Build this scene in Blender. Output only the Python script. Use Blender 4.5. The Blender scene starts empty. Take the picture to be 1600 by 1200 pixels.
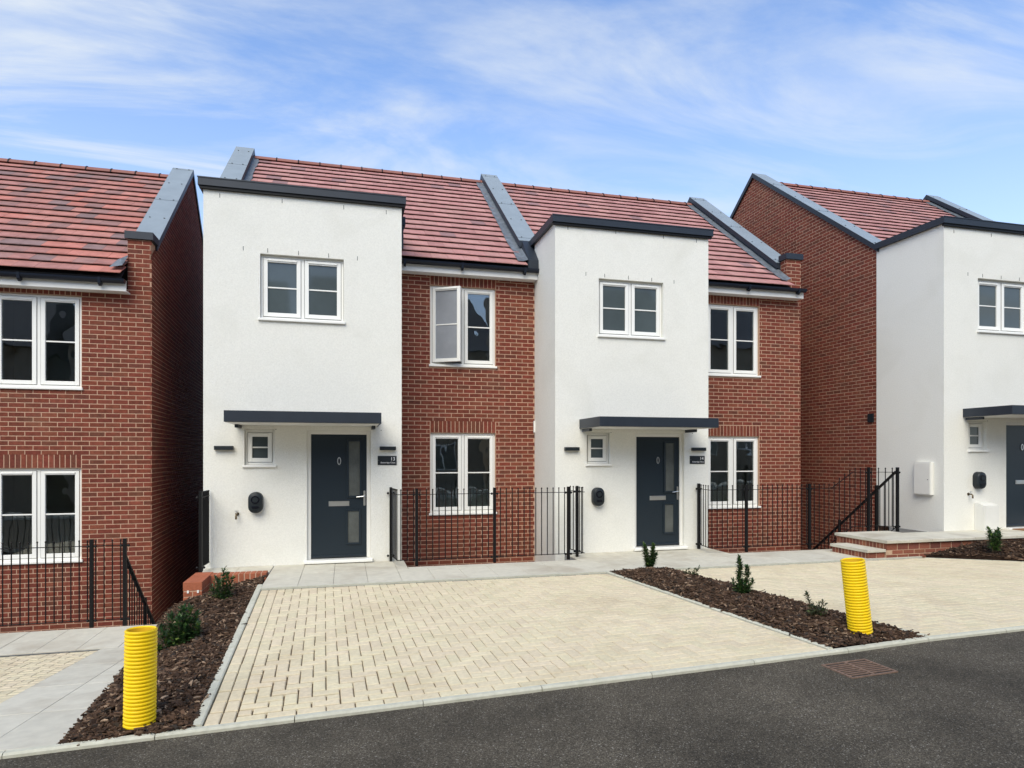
import bpy, math, random
from mathutils import Vector, Matrix, noise
random.seed(7)
R = math.radians
S = bpy.context.scene
COL = S.collection
E = 1.9                       # height of the eye over the lowest kerb; all z below are relative to the eye

# ------------------------------------------------------------------ camera
YAW = R(14.484)
cam = bpy.data.cameras.new("camera"); cam.sensor_width = 36.0
cam.lens = 1010.0 / 1600 * 36; cam.shift_y = 112 / 1600.0
cam.clip_start = 0.1; cam.clip_end = 2000
camo = bpy.data.objects.new("camera", cam); COL.objects.link(camo)
camo.location = (0, 0, E); camo.rotation_euler = (R(90), 0, -YAW)
S.camera = camo
# ------------------------------------------------------------------ light and exposure
SUN_EL, SUN_AZ = R(45), R(207)      # azimuth clockwise from +Y: behind the camera, a little to its left
SKY_STR = 0.13
CL_ROT, CL_LOC = -20, (9.1, 1.3, 0)
W = bpy.data.worlds.new("World"); S.world = W; W.use_nodes = True
def build_world():
    nt = W.node_tree; N = nt.nodes; L = nt.links; N.clear()
    out = N.new('ShaderNodeOutputWorld'); bg = N.new('ShaderNodeBackground'); bg.inputs[1].default_value = SKY_STR
    sky = N.new('ShaderNodeTexSky'); sky.sky_type = 'NISHITA'; sky.sun_disc = False
    sky.sun_elevation = SUN_EL; sky.sun_rotation = SUN_AZ; sky.altitude = 50; sky.air_density = 1.0; sky.dust_density = 0.6; sky.ozone_density = 1.6
    tc = N.new('ShaderNodeTexCoord'); sep = N.new('ShaderNodeSeparateXYZ'); L.new(tc.outputs['Generated'], sep.inputs[0])
    zz = N.new('ShaderNodeMath'); zz.operation = 'MAXIMUM'; zz.inputs[1].default_value = 0.0; L.new(sep.outputs[2], zz.inputs[0])
    za = N.new('ShaderNodeMath'); za.operation = 'ADD'; za.inputs[1].default_value = 0.12; L.new(zz.outputs[0], za.inputs[0])
    dx = N.new('ShaderNodeMath'); dx.operation = 'DIVIDE'; L.new(sep.outputs[0], dx.inputs[0]); L.new(za.outputs[0], dx.inputs[1])
    dy = N.new('ShaderNodeMath'); dy.operation = 'DIVIDE'; L.new(sep.outputs[1], dy.inputs[0]); L.new(za.outputs[0], dy.inputs[1])
    cb = N.new('ShaderNodeCombineXYZ'); L.new(dx.outputs[0], cb.inputs[0]); L.new(dy.outputs[0], cb.inputs[1])
    def layer(rot, scl, loc, scale, dist, lo, hi, top):
        mp = N.new('ShaderNodeMapping'); mp.inputs['Rotation'].default_value = (0, 0, R(rot)); mp.inputs['Scale'].default_value = scl; mp.inputs['Location'].default_value = loc
        L.new(cb.outputs[0], mp.inputs[0])
        n = N.new('ShaderNodeTexNoise'); n.inputs['Scale'].default_value = scale; n.inputs['Detail'].default_value = 10; n.inputs['Roughness'].default_value = 0.60; n.inputs['Distortion'].default_value = dist
        L.new(mp.outputs[0], n.inputs[0])
        mr = N.new('ShaderNodeMapRange'); mr.interpolation_type = 'SMOOTHSTEP'; mr.inputs['From Min'].default_value = lo; mr.inputs['From Max'].default_value = hi; mr.inputs['To Max'].default_value = top
        L.new(n.outputs[0], mr.inputs[0]); return mr.outputs[0]
    la = layer(CL_ROT, (0.6, 1.7, 1), CL_LOC, 1.25, 1.5, 0.34, 0.78, 1.0)
    lb = layer(CL_ROT + 25, (0.8, 1.2, 1), (CL_LOC[1], CL_LOC[0], 0), 0.35, 0.4, 0.38, 0.62, 1.0)
    lm = N.new('ShaderNodeMath'); lm.operation = 'MULTIPLY'; L.new(la, lm.inputs[0]); L.new(lb, lm.inputs[1])
    lv = N.new('ShaderNodeMath'); lv.operation = 'MULTIPLY_ADD'; lv.inputs[1].default_value = 0.46; L.new(la, lv.inputs[0]); L.new(lm.outputs[0], lv.inputs[2]); lv.use_clamp = True
    # haze of thin cloud near the horizon
    hz = N.new('ShaderNodeMapRange'); hz.inputs['From Min'].default_value = 0.0; hz.inputs['From Max'].default_value = 0.5
    hz.inputs['To Min'].default_value = 0.62; hz.inputs['To Max'].default_value = 0.0; L.new(zz.outputs[0], hz.inputs[0])
    mx0 = N.new('ShaderNodeMath'); mx0.operation = 'MAXIMUM'; L.new(lv.outputs[0], mx0.inputs[0]); L.new(hz.outputs[0], mx0.inputs[1])
    mix = N.new('ShaderNodeMixRGB'); L.new(mx0.outputs[0], mix.inputs[0])
    gm = N.new('ShaderNodeMixRGB'); gm.blend_type = 'MULTIPLY'; gm.inputs[0].default_value = 1; gm.inputs[2].default_value = (1.85, 1.98, 2.22, 1)
    L.new(sky.outputs[0], gm.inputs[1]); L.new(gm.outputs[0], mix.inputs[1])
    mix.inputs[2].default_value = (6.3, 6.8, 7.3, 1)
    L.new(mix.outputs[0], bg.inputs[0]); L.new(bg.outputs[0], out.inputs[0])
build_world()
sl = bpy.data.lights.new("sun", 'SUN'); sl.energy = 3.05; sl.angle = R(45); sl.color = (1.0, 0.925, 0.75)
slo = bpy.data.objects.new("sun", sl); COL.objects.link(slo)
sd = Vector((math.sin(SUN_AZ)*math.cos(SUN_EL), math.cos(SUN_AZ)*math.cos(SUN_EL), math.sin(SUN_EL)))
slo.rotation_euler = sd.to_track_quat('Z', 'Y').to_euler(); slo.location = (0, -5, 20)
vs = S.view_settings; vs.view_transform = 'Standard'; vs.look = 'None'; vs.exposure = 0.0; vs.gamma = 1; vs.use_curve_mapping = False
S.render.engine = 'CYCLES'; S.render.resolution_x = 1024; S.render.resolution_y = 768

# ------------------------------------------------------------------ materials
MATS = {}
def mat(name, color, rough=0.7, metal=0.0, var=0.0, hvar=0.0, noise_amt=0.0, noise_scale=8.0, bump=0.0, bump_scale=60.0,
        spec=0.5, alts=None, stain=None, bump2=None, trans=0.0, island=True):
    """procedural Principled: colour varied per piece (object / island random), mottled by noise, with fine relief"""
    m = bpy.data.materials.new(name); m.use_nodes = True; nt = m.node_tree; N = nt.nodes; L = nt.links
    b = N['Principled BSDF']; b.inputs['Roughness'].default_value = rough; b.inputs['Metallic'].default_value = metal
    b.inputs['Specular IOR Level'].default_value = spec
    geo = N.new('ShaderNodeNewGeometry'); pos = geo.outputs['Position']
    col = N.new('ShaderNodeRGB'); col.outputs[0].default_value = (*color, 1); cur = col.outputs[0]
    def rnd(k):
        oi = N.new('ShaderNodeObjectInfo'); a = N.new('ShaderNodeMath'); a.operation = 'ADD'
        L.new(oi.outputs['Random'], a.inputs[0])
        if island: L.new(geo.outputs['Random Per Island'], a.inputs[1])
        c = N.new('ShaderNodeMath'); c.operation = 'MULTIPLY'; c.inputs[1].default_value = k; L.new(a.outputs[0], c.inputs[0])
        f = N.new('ShaderNodeMath'); f.operation = 'FRACT'; L.new(c.outputs[0], f.inputs[0]); return f.outputs[0]
    if alts:
        r = rnd(7.31); rp = N.new('ShaderNodeValToRGB'); rp.color_ramp.interpolation = 'CONSTANT'
        els = rp.color_ramp.elements; tot = sum(w for _, w in alts); x = 0
        for i, (c, w) in enumerate(alts):
            e = els[0] if i == 0 else (els[1] if i == 1 else els.new(min(x, .999)))
            e.position = min(x, .999); e.color = (*c, 1); x += w / tot
        L.new(r, rp.inputs[0]); cur = rp.outputs[0]
    if var or hvar:
        h = N.new('ShaderNodeHueSaturation'); L.new(cur, h.inputs['Color'])
        mr = N.new('ShaderNodeMapRange'); mr.inputs['To Min'].default_value = 1 - var; mr.inputs['To Max'].default_value = 1 + var
        L.new(rnd(1.0), mr.inputs[0]); L.new(mr.outputs[0], h.inputs['Value'])
        if hvar:
            m2 = N.new('ShaderNodeMapRange'); m2.inputs['To Min'].default_value = .5 - hvar; m2.inputs['To Max'].default_value = .5 + hvar
            L.new(rnd(3.7), m2.inputs[0]); L.new(m2.outputs[0], h.inputs['Hue'])
        cur = h.outputs[0]
    if noise_amt:
        n = N.new('ShaderNodeTexNoise'); n.inputs['Scale'].default_value = noise_scale; n.inputs['Detail'].default_value = 6; n.inputs['Roughness'].default_value = .62
        L.new(pos, n.inputs[0]); mr = N.new('ShaderNodeMapRange'); mr.inputs['From Min'].default_value = .25; mr.inputs['From Max'].default_value = .75
        mr.inputs['To Min'].default_value = 1 - noise_amt; mr.inputs['To Max'].default_value = 1 + noise_amt; L.new(n.outputs[0], mr.inputs[0])
        h = N.new('ShaderNodeHueSaturation'); L.new(cur, h.inputs['Color']); L.new(mr.outputs[0], h.inputs['Value']); cur = h.outputs[0]
    if stain:
        scol, sscale, lo, hi, amt = stain
        n = N.new('ShaderNodeTexNoise'); n.inputs['Scale'].default_value = sscale; n.inputs['Detail'].default_value = 5; n.inputs['Distortion'].default_value = .6; L.new(pos, n.inputs[0])
        mr = N.new('ShaderNodeMapRange'); mr.inputs['From Min'].default_value = lo; mr.inputs['From Max'].default_value = hi; mr.inputs['To Max'].default_value = amt
        L.new(n.outputs[0], mr.inputs[0]); mx = N.new('ShaderNodeMixRGB'); L.new(mr.outputs[0], mx.inputs[0]); L.new(cur, mx.inputs[1]); mx.inputs[2].default_value = (*scol, 1); cur = mx.outputs[0]
    L.new(cur, b.inputs['Base Color'])
    if bump:
        n = N.new('ShaderNodeTexNoise'); n.inputs['Scale'].default_value = bump_scale; n.inputs['Detail'].default_value = 5; n.inputs['Roughness'].default_value = .7; L.new(pos, n.inputs[0])
        bp = N.new('ShaderNodeBump'); bp.inputs['Strength'].default_value = bump; bp.inputs['Distance'].default_value = .01; L.new(n.outputs[0], bp.inputs['Height'])
        if bump2:
            n2 = N.new('ShaderNodeTexNoise'); n2.inputs['Scale'].default_value = bump2[1]; n2.inputs['Detail'].default_value = 3; L.new(pos, n2.inputs[0])
            b2 = N.new('ShaderNodeBump'); b2.inputs['Strength'].default_value = bump2[0]; b2.inputs['Distance'].default_value = .02; L.new(n2.outputs[0], b2.inputs['Height']); L.new(bp.outputs[0], b2.inputs['Normal']); L.new(b2.outputs[0], b.inputs['Normal'])
        else: L.new(bp.outputs[0], b.inputs['Normal'])
    if trans:
        t = N.new('ShaderNodeBsdfTranslucent'); L.new(cur, t.inputs[0]); ms = N.new('ShaderNodeMixShader'); ms.inputs[0].default_value = trans
        L.new(b.outputs[0], ms.inputs[1]); L.new(t.outputs[0], ms.inputs[2]); L.new(ms.outputs[0], N['Material Output'].inputs[0])
    MATS[name] = m; return m
def glass_mat(name, tint=(.80, .87, .86)):
    m = bpy.data.materials.new(name); m.use_nodes = True; nt = m.node_tree; N = nt.nodes; L = nt.links
    N.remove(N['Principled BSDF']); fr = N.new('ShaderNodeFresnel'); fr.inputs[0].default_value = 1.5
    ml = N.new('ShaderNodeMath'); ml.operation = 'MULTIPLY_ADD'; ml.inputs[1].default_value = 3.0; ml.inputs[2].default_value = 0.03; ml.use_clamp = True; L.new(fr.outputs[0], ml.inputs[0])
    tr = N.new('ShaderNodeBsdfTransparent'); tr.inputs[0].default_value = (*tint, 1); gl = N.new('ShaderNodeBsdfGlossy'); gl.inputs['Roughness'].default_value = .01
    geo = N.new('ShaderNodeNewGeometry'); n = N.new('ShaderNodeTexNoise'); n.inputs['Scale'].default_value = 2.2; n.inputs['Detail'].default_value = 1; L.new(geo.outputs['Position'], n.inputs[0])
    bp = N.new('ShaderNodeBump'); bp.inputs['Strength'].default_value = .25; bp.inputs['Distance'].default_value = .02; L.new(n.outputs[0], bp.inputs['Height']); L.new(bp.outputs[0], gl.inputs['Normal'])
    ms = N.new('ShaderNodeMixShader'); L.new(ml.outputs[0], ms.inputs[0]); L.new(tr.outputs[0], ms.inputs[1]); L.new(gl.outputs[0], ms.inputs[2]); L.new(ms.outputs[0], N['Material Output'].inputs[0])
    MATS[name] = m; return m

BR_A = (.235, .064, .040)
M_brick = mat('brick_red', BR_A, .85, var=.10, hvar=.004, noise_amt=.32, noise_scale=22, bump=.6, bump_scale=90, spec=.25,
              alts=[((.182,.046,.028),6),((.160,.041,.026),4),((.198,.055,.034),3),((.140,.046,.029),2)], stain=((.20,.105,.06), 2.2, .56, .78, .40))
M_mortar = mat('mortar', (.52,.335,.235), .95, noise_amt=.15, noise_scale=25, bump=.4, bump_scale=120, spec=.1)
M_mortar_b = mat('mortar_buff', (.52,.36,.245), .95, noise_amt=.18, noise_scale=12, bump=.4, bump_scale=120, spec=.1)
M_brick_new = mat('brick_orange', (.36,.115,.06), .85, var=.12, noise_amt=.2, noise_scale=40, bump=.5, bump_scale=90, spec=.25)
M_render = mat('white_render', (.83,.82,.755), .92, noise_amt=.07, noise_scale=48, bump=1.0, bump_scale=95, spec=.15, bump2=(.14, 3.5), stain=((.66,.65,.57), 1.1, .50, .85, .45))
M_upvc = mat('white_upvc', (.85,.845,.80), .35, spec=.4)
M_upvc_dull = mat('white_fascia', (.78,.77,.73), .45, noise_amt=.03, noise_scale=3)
M_anth = mat('anthracite_metal', (.019,.026,.037), .45, noise_amt=.12, noise_scale=5, spec=.4)
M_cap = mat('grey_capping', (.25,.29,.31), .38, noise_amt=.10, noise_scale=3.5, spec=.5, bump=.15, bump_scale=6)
M_lead = mat('lead_sheet', (.15,.17,.19), .5, metal=.2, noise_amt=.45, noise_scale=9, bump=.8, bump_scale=14, stain=((.42,.42,.42), 12, .62, .75, .6))
M_black = mat('black_paint', (.006,.006,.0065), .5, spec=.22)
M_gutter = mat('black_gutter', (.008,.012,.022), .35, spec=.35)
M_tile13 = mat('roof_tile_red', (.4,.15,.12), .72, var=.10, noise_amt=.16, noise_scale=7, bump=.5, bump_scale=70, spec=.35,
              alts=[((.455,.228,.205),10),((.425,.205,.185),7),((.48,.25,.22),5),((.30,.17,.165),1)])
M_tileL = mat('roof_tile_mixed', (.4,.15,.12), .72, var=.09, noise_amt=.25, noise_scale=6, bump=.5, bump_scale=70, spec=.35,
              alts=[((.42,.185,.15),6),((.37,.17,.145),5),((.30,.16,.14),4),((.47,.18,.14),3),((.23,.145,.135),2)])
M_ridge = mat('ridge_tile', (.25,.10,.075), .75, var=.1, noise_amt=.15, bump=.4)
M_door = mat('door_blue_grey', (.009,.018,.027), .33, bump=.15, bump_scale=160, noise_amt=.04, noise_scale=3)
M_chrome = mat('chrome', (.72,.72,.70), .30, metal=1.0)
M_obsc = mat('obscure_glass', (.085,.092,.086), .20, noise_amt=.45, noise_scale=1.8, bump=.5, bump_scale=45)
M_frost = mat('frosted_pane', (.068,.086,.090), .05, noise_amt=.2, noise_scale=1.3, spec=.5)
M_glass = glass_mat('clear_glass')
M_room = mat('room_plaster', (.55,.56,.53), .9)
M_opp = mat('opposite_brick', (.22,.175,.13), .9, noise_amt=.3, noise_scale=6)
M_refl_pane = mat('pale_reflection_pane', (.27,.285,.31), .25, noise_amt=.15, noise_scale=2, bump=.3, bump_scale=60)  # open sash pane: reflection of the white bay side painted into its colour
M_blind = mat('roller_blind', (.11,.125,.14), .8)
M_plastic = mat('dark_plastic', (.012,.017,.021), .42, spec=.4)
M_plastic2 = mat('black_gloss_plastic', (.006,.007,.012), .15)
M_white_txt = mat('white_lettering', (.8,.8,.8), .5)
M_box = mat('white_cabinet', (.74,.73,.68), .5, noise_amt=.04, noise_scale=5)
M_brass = mat('brass_tap', (.16,.12,.07), .4, metal=.7)
M_paver = mat('buff_paver', (.66,.575,.405), .93, var=.055, hvar=.008, noise_amt=.12, noise_scale=26, bump=.5, bump_scale=150, spec=.15,
              stain=((.42,.33,.20), 1.1, .52, .78, .42))
M_sand = mat('jointing_sand', (.19,.14,.09), 1.0, noise_amt=.3, noise_scale=30, bump=.6, bump_scale=200, spec=.05)
M_slab = mat('grey_buff_slab', (.59,.56,.465), .9, var=.045, noise_amt=.10, noise_scale=9, bump=.3, bump_scale=160, spec=.2,
              stain=((.40,.35,.27), 1.7, .48, .75, .7))
M_conc = mat('concrete_edging', (.56,.55,.45), .92, var=.04, noise_amt=.12, noise_scale=20, bump=.5, bump_scale=150, spec=.15, stain=((.30,.32,.24), 3, .58, .75, .4))
M_concdark = mat('concrete_well', (.30,.30,.29), .95, noise_amt=.2, noise_scale=4, bump=.4)
M_slot = mat('drain_slot', (.035,.038,.035), .8)
M_mulch = mat('mulch_soil', (.030,.019,.014), 1.0, noise_amt=.6, noise_scale=40, bump=1.0, bump_scale=90, spec=.1)
M_chip = mat('bark_chip', (.08,.05,.04), .85, var=.3, noise_amt=.35, noise_scale=70, spec=.2,
              alts=[((.045,.026,.016),9),((.075,.043,.026),7),((.105,.063,.040),4),((.17,.11,.07),2),((.30,.21,.14),1),((.036,.028,.022),4)])
M_yellow = mat('yellow_duct', (.96,.66,.008), .42, noise_amt=.05, noise_scale=4, spec=.3)
M_yellow_in = mat('yellow_duct_bore', (.75,.47,.02), .5)
M_leaf = mat('leaf_dark_green', (.05,.10,.03), .45, var=.35, hvar=.02, noise_amt=.2, noise_scale=20, trans=.25,
              alts=[((.030,.070,.025),6),((.045,.10,.03),5),((.09,.17,.04),2),((.15,.23,.05),1)])
M_leaf2 = mat('leaf_bronze_green', (.05,.07,.03), .5, var=.3, trans=.25, alts=[((.045,.065,.028),5),((.09,.075,.035),2),((.07,.11,.03),3)])
M_stem = mat('stem', (.09,.065,.035), .8)
M_rust = mat('rusty_iron', (.19,.12,.085), .75, noise_amt=.4, noise_scale=25, bump=.5, bump_scale=90, stain=((.24,.15,.10), 9, .5, .7, .5))
M_dark = mat('dark_pit', (.01,.01,.01), .9)
M_opp_tile = mat('grey_roof', (.11,.105,.11), .8, noise_amt=.2, noise_scale=3)
M_soil = mat('bare_ground', (.12,.10,.07), 1.0, noise_amt=.3, noise_scale=.4)
M_coir = mat('coir_mat', (.30,.15,.07), 1.0, noise_amt=.3, noise_scale=60, bump=.8)
def road_mat():
    m = bpy.data.materials.new('asphalt'); m.use_nodes = True; nt = m.node_tree; N = nt.nodes; L = nt.links
    b = N['Principled BSDF']; b.inputs['Roughness'].default_value = .9; b.inputs['Specular IOR Level'].default_value = .25
    geo = N.new('ShaderNodeNewGeometry'); P = geo.outputs['Position']
    v = N.new('ShaderNodeTexVoronoi'); v.inputs['Scale'].default_value = 150; L.new(P, v.inputs[0])
    s = N.new('ShaderNodeSeparateColor'); L.new(v.outputs['Color'], s.inputs[0])
    rp = N.new('ShaderNodeValToRGB'); e = rp.color_ramp.elements; e[0].position = 0; e[0].color = (.038,.031,.023,1); e[1].position = .995; e[1].color = (.30,.28,.24,1)
    for p, c in ((.35, (.068,.058,.043)), (.7, (.100,.086,.063)), (.9, (.14,.12,.088)), (.97, (.18,.16,.12))):
        q = e.new(p); q.color = (*c, 1)
    L.new(s.outputs[0], rp.inputs[0])
    n = N.new('ShaderNodeTexNoise'); n.inputs['Scale'].default_value = 1.1; n.inputs['Detail'].default_value = 7; n.inputs['Roughness'].default_value = .6; L.new(P, n.inputs[0])
    mr = N.new('ShaderNodeMapRange'); mr.inputs['From Min'].default_value = .3; mr.inputs['From Max'].default_value = .7; mr.inputs['To Min'].default_value = .55; mr.inputs['To Max'].default_value = 1.38; L.new(n.outputs[0], mr.inputs[0])
    h = N.new('ShaderNodeHueSaturation'); L.new(rp.outputs[0], h.inputs['Color']); L.new(mr.outputs[0], h.inputs['Value']); L.new(h.outputs[0], b.inputs['Base Color'])
    bp = N.new('ShaderNodeBump'); bp.inputs['Strength'].default_value = .9; bp.inputs['Distance'].default_value = .006; L.new(v.outputs['Distance'], bp.inputs['Height']); L.new(bp.outputs[0], b.inputs['Normal'])
    return m
M_road = road_mat()

# ------------------------------------------------------------------ object helpers
ABS = {}
def tag(o, label=None, cat=None, group=None, kind=None):
    if label: o['label'] = label
    if cat: o['category'] = cat
    if group: o['group'] = group
    if kind: o['kind'] = kind
    return o
def link(o, at, parent=None):
    at = Vector(at); COL.objects.link(o); ABS[o] = at
    if parent is not None: o.parent = parent; o.location = at - ABS[parent]
    else: o.location = at + Vector((0, 0, E))
    return o
def empty(name, at, label, cat, group=None):
    o = bpy.data.objects.new(name, None); o.empty_display_size = .2; link(o, at); return tag(o, label, cat, group)
def mesh(name, vs_, fs, m, smooth=False):
    me = bpy.data.meshes.new(name); me.from_pydata(vs_, [], fs); me.materials.append(m)
    if smooth: me.polygons.foreach_set('use_smooth', [True] * len(me.polygons))
    me.update(); return me
class MB:
    def __init__(s): s.v = []; s.f = []
    def add(s, vs_, fs):
        n = len(s.v); s.v += [tuple(p) for p in vs_]; s.f += [tuple(i + n for i in f) for f in fs]; return s
    def box(s, x0, x1, y0, y1, z0, z1):
        return s.add([(x0,y0,z0),(x1,y0,z0),(x1,y1,z0),(x0,y1,z0),(x0,y0,z1),(x1,y0,z1),(x1,y1,z1),(x0,y1,z1)],
                     [(0,3,2,1),(4,5,6,7),(0,1,5,4),(1,2,6,5),(2,3,7,6),(3,0,4,7)])
    def bbox_(s, x0, x1, y0, y1, z0, z1, b=.004):
        """box with chamfered front (low-y) and top edges"""
        v = [(x0,y1,z0),(x1,y1,z0),(x1,y1,z1),(x0,y1,z1),
             (x0,y0+b,z0),(x1,y0+b,z0),(x1,y0+b,z1),(x0,y0+b,z1),
             (x0+b,y0,z0+b),(x1-b,y0,z0+b),(x1-b,y0,z1-b),(x0+b,y0,z1-b)]
        return s.add(v, [(0,3,2,1),(0,1,5,4),(1,2,6,5),(2,3,7,6),(3,0,4,7),(4,5,9,8),(5,6,10,9),(6,7,11,10),(7,4,8,11),(8,9,10,11)])
    def hexa(s, a, b):
        """two quads (lists of 4 points), a bottom / b top, same winding"""
        return s.add(list(a) + list(b), [(0,3,2,1),(4,5,6,7),(0,1,5,4),(1,2,6,5),(2,3,7,6),(3,0,4,7)])
    def prism(s, poly, ax, a, b):
        """poly of 2-d points extruded along axis ax ('x': poly=(y,z); 'y': poly=(x,z); 'z': poly=(x,y))"""
        n = len(poly); f = {'x': lambda p, t: (t, p[0], p[1]), 'y': lambda p, t: (p[0], t, p[1]), 'z': lambda p, t: (p[0], p[1], t)}[ax]
        return s.add([f(p, a) for p in poly] + [f(p, b) for p in poly],
                     [tuple(range(n))[::-1], tuple(range(n, 2*n))] + [(i, (i+1) % n, (i+1) % n + n, i + n) for i in range(n)])
    def tube(s, pts, r, n=6, caps=True):
        pts = [Vector(p) for p in pts]; rs = r if isinstance(r, (list, tuple)) else [r] * len(pts); base = len(s.v)
        for i, p in enumerate(pts):
            d = (pts[min(i+1, len(pts)-1)] - pts[max(i-1, 0)]).normalized()
            u = d.cross(Vector((0, 0, 1)));
            if u.length < .01: u = Vector((1, 0, 0))
            u.normalize(); w = d.cross(u)
            for k in range(n):
                a = 2 * math.pi * k / n; s.v.append(tuple(p + rs[i] * (math.cos(a) * u + math.sin(a) * w)))
        for i in range(len(pts) - 1):
            for k in range(n):
                a = base + i*n + k; b = base + i*n + (k+1) % n; s.f.append((a, b, b + n, a + n))
        if caps: s.f.append(tuple(base + k for k in range(n))[::-1]); s.f.append(tuple(base + (len(pts)-1)*n + k for k in range(n)))
        return s
    def ball(s, c, r, n=6, m=4):
        base = len(s.v); c = Vector(c); s.v.append(tuple(c + Vector((0,0,r))))
        for j in range(1, m):
            t = math.pi * j / m
            for k in range(n):
                a = 2*math.pi*k/n; s.v.append((c.x + r*math.sin(t)*math.cos(a), c.y + r*math.sin(t)*math.sin(a), c.z + r*math.cos(t)))
        s.v.append(tuple(c - Vector((0,0,r)))); last = len(s.v) - 1
        for k in range(n): s.f.append((base, base+1+k, base+1+(k+1) % n))
        for j in range(m-2):
            for k in range(n):
                a = base+1+j*n+k; b = base+1+j*n+(k+1) % n; s.f.append((a, a+n, b+n, b))
        for k in range(n): s.f.append((last, base+1+(m-2)*n+(k+1) % n, base+1+(m-2)*n+k))
        return s
    def build(s, name, m, parent=None, label=None, cat=None, group=None, kind=None, smooth=False, origin=None):
        xs = [p[0] for p in s.v]; ys = [p[1] for p in s.v]; zs = [p[2] for p in s.v]
        c = origin or ((min(xs)+max(xs))/2, (min(ys)+max(ys))/2, (min(zs) if parent is None else (min(zs)+max(zs))/2))
        me = mesh(name, [(p[0]-c[0], p[1]-c[1], p[2]-c[2]) for p in s.v], s.f, m, smooth)
        o = bpy.data.objects.new(name, me); link(o, c, parent); return tag(o, label, cat, group, kind)
def B(name, m, parent, *d, **k):
    return MB().box(*d).build(name, m, parent, **k)
def BB(name, m, parent, *d, b=.004, **k):
    return MB().bbox_(*d, b=b).build(name, m, parent, **k)

# ------------------------------------------------------------------ brickwork
def lerp(a, b, t): return a + (b - a)*t
BCACHE = {}
def brick_geo(l, h, p=.004):
    """chamfered brick face, local x along, y outward negative, z up, centred"""
    c = .002; a = l/2 - .0015; z = h/2 - .0015
    v = [(-a, .004, -z), (a, .004, -z), (a, .004, z), (-a, .004, z), (-a, -p+c, -z), (a, -p+c, -z), (a, -p+c, z), (-a, -p+c, z),
         (-a+c, -p, -z+c), (a-c, -p, -z+c), (a-c, -p, z-c), (-a+c, -p, z-c)]
    f = [(0,1,5,4),(1,2,6,5),(2,3,7,6),(3,0,4,7),(4,5,9,8),(5,6,10,9),(6,7,11,10),(7,4,8,11),(8,9,10,11)]
    return v, f
def brick_mesh(l, h, ang, m):
    k = (round(l, 3), round(h, 3), round(ang, 3), m.name)
    if k not in BCACHE:
        v, f = brick_geo(l, h); ca, sa = math.cos(ang), math.sin(ang)
        BCACHE[k] = mesh('brick', [(x*ca - y*sa, x*sa + y*ca, z) for x, y, z in v], f, m)
    return BCACHE[k]
def brickwork(parent, O, ang, L, zb, zt, m, holes=(), soldiers=(), top=None, n_ind=0, view=None, bonded=0.0, name='brick'):
    """bricks over the wall line from O=(x,y) in direction ang, length L, mortar face on that line.
       holes / soldiers: (s0,s1,z0,z1). top(s) limits the height. The n_ind nearest in view are objects, the rest one mesh."""
    ca, sa = math.cos(ang), math.sin(ang); P = []
    blocked = list(holes) + list(soldiers)
    nz = int((zt - zb) / .075) + 1
    for k in range(nz):
        z = zb + k * .075; h = min(.065, zt - z)
        if h < .02: continue
        cuts = [(a, b) for a, b, c, d in blocked if c - .02 < z + .0325 < d + .02]
        s = -.1125 * (k % 2) + bonded
        while s > 0: s -= .225
        while s < L:
            segs = [(max(s, .0), min(s + .215, L))]
            for a, b in cuts:
                ns = []
                for x, y in segs:
                    if y <= a or x >= b: ns.append((x, y)); continue
                    if x < a: ns.append((x, a - .006))
                    if y > b: ns.append((b + .006, y))
                segs = ns
            for x, y in segs:
                if y - x < .03: continue
                if top and z + h > min(top(x), top(y)):
                    if z > max(top(x), top(y)): continue
                    m4 = 6
                    for q in range(m4):
                        xa, xb = lerp(x, y, q/m4), lerp(x, y, (q+1)/m4); hh = min(h, min(top(xa), top(xb)) - z)
                        if hh > .012: P.append((xb - xa + .003, hh, (xa+xb)/2, z + hh/2))
                    continue
                P.append((round(y - x, 2) if y - x < .2 else .215, h, (x + y)/2, z + h/2))
            s += .225
    for a, b, c, d in soldiers:
        n = int(round((b - a) / .075)); w = (b - a) / n
        for i in range(n): P.append((w - .010, d - c - .010, a + (i + .5) * w, (c + d)/2))
    def world(s): return O[0] + s*ca, O[1] + s*sa
    def rank(p):
        x, y = world(p[2])
        if (view and not view(x, y, p[3])) or p[0] < .06: return 1e6
        return x*x + y*y + p[3]**2
    P.sort(key=rank)
    for l, h, s, z in P[:n_ind]:
        x, y = world(s); j = random.uniform(-.0015, .0015)
        o = bpy.data.objects.new(name, brick_mesh(l, h, ang, m)); link(o, (x + sa*j, y - ca*j, z), parent)
    mb = MB(); 
    for l, h, s, z in P[n_ind:]:
        v, f = brick_geo(l, h); x, y = world(s); j = random.uniform(-.0015, .0015)
        mb.add([(x + a*ca - (b+j)*sa, y + a*sa + (b+j)*ca, z + c) for a, b, c in v], f)
    if mb.v: mb.build('brick_bond', m, parent, kind='stuff')
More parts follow.
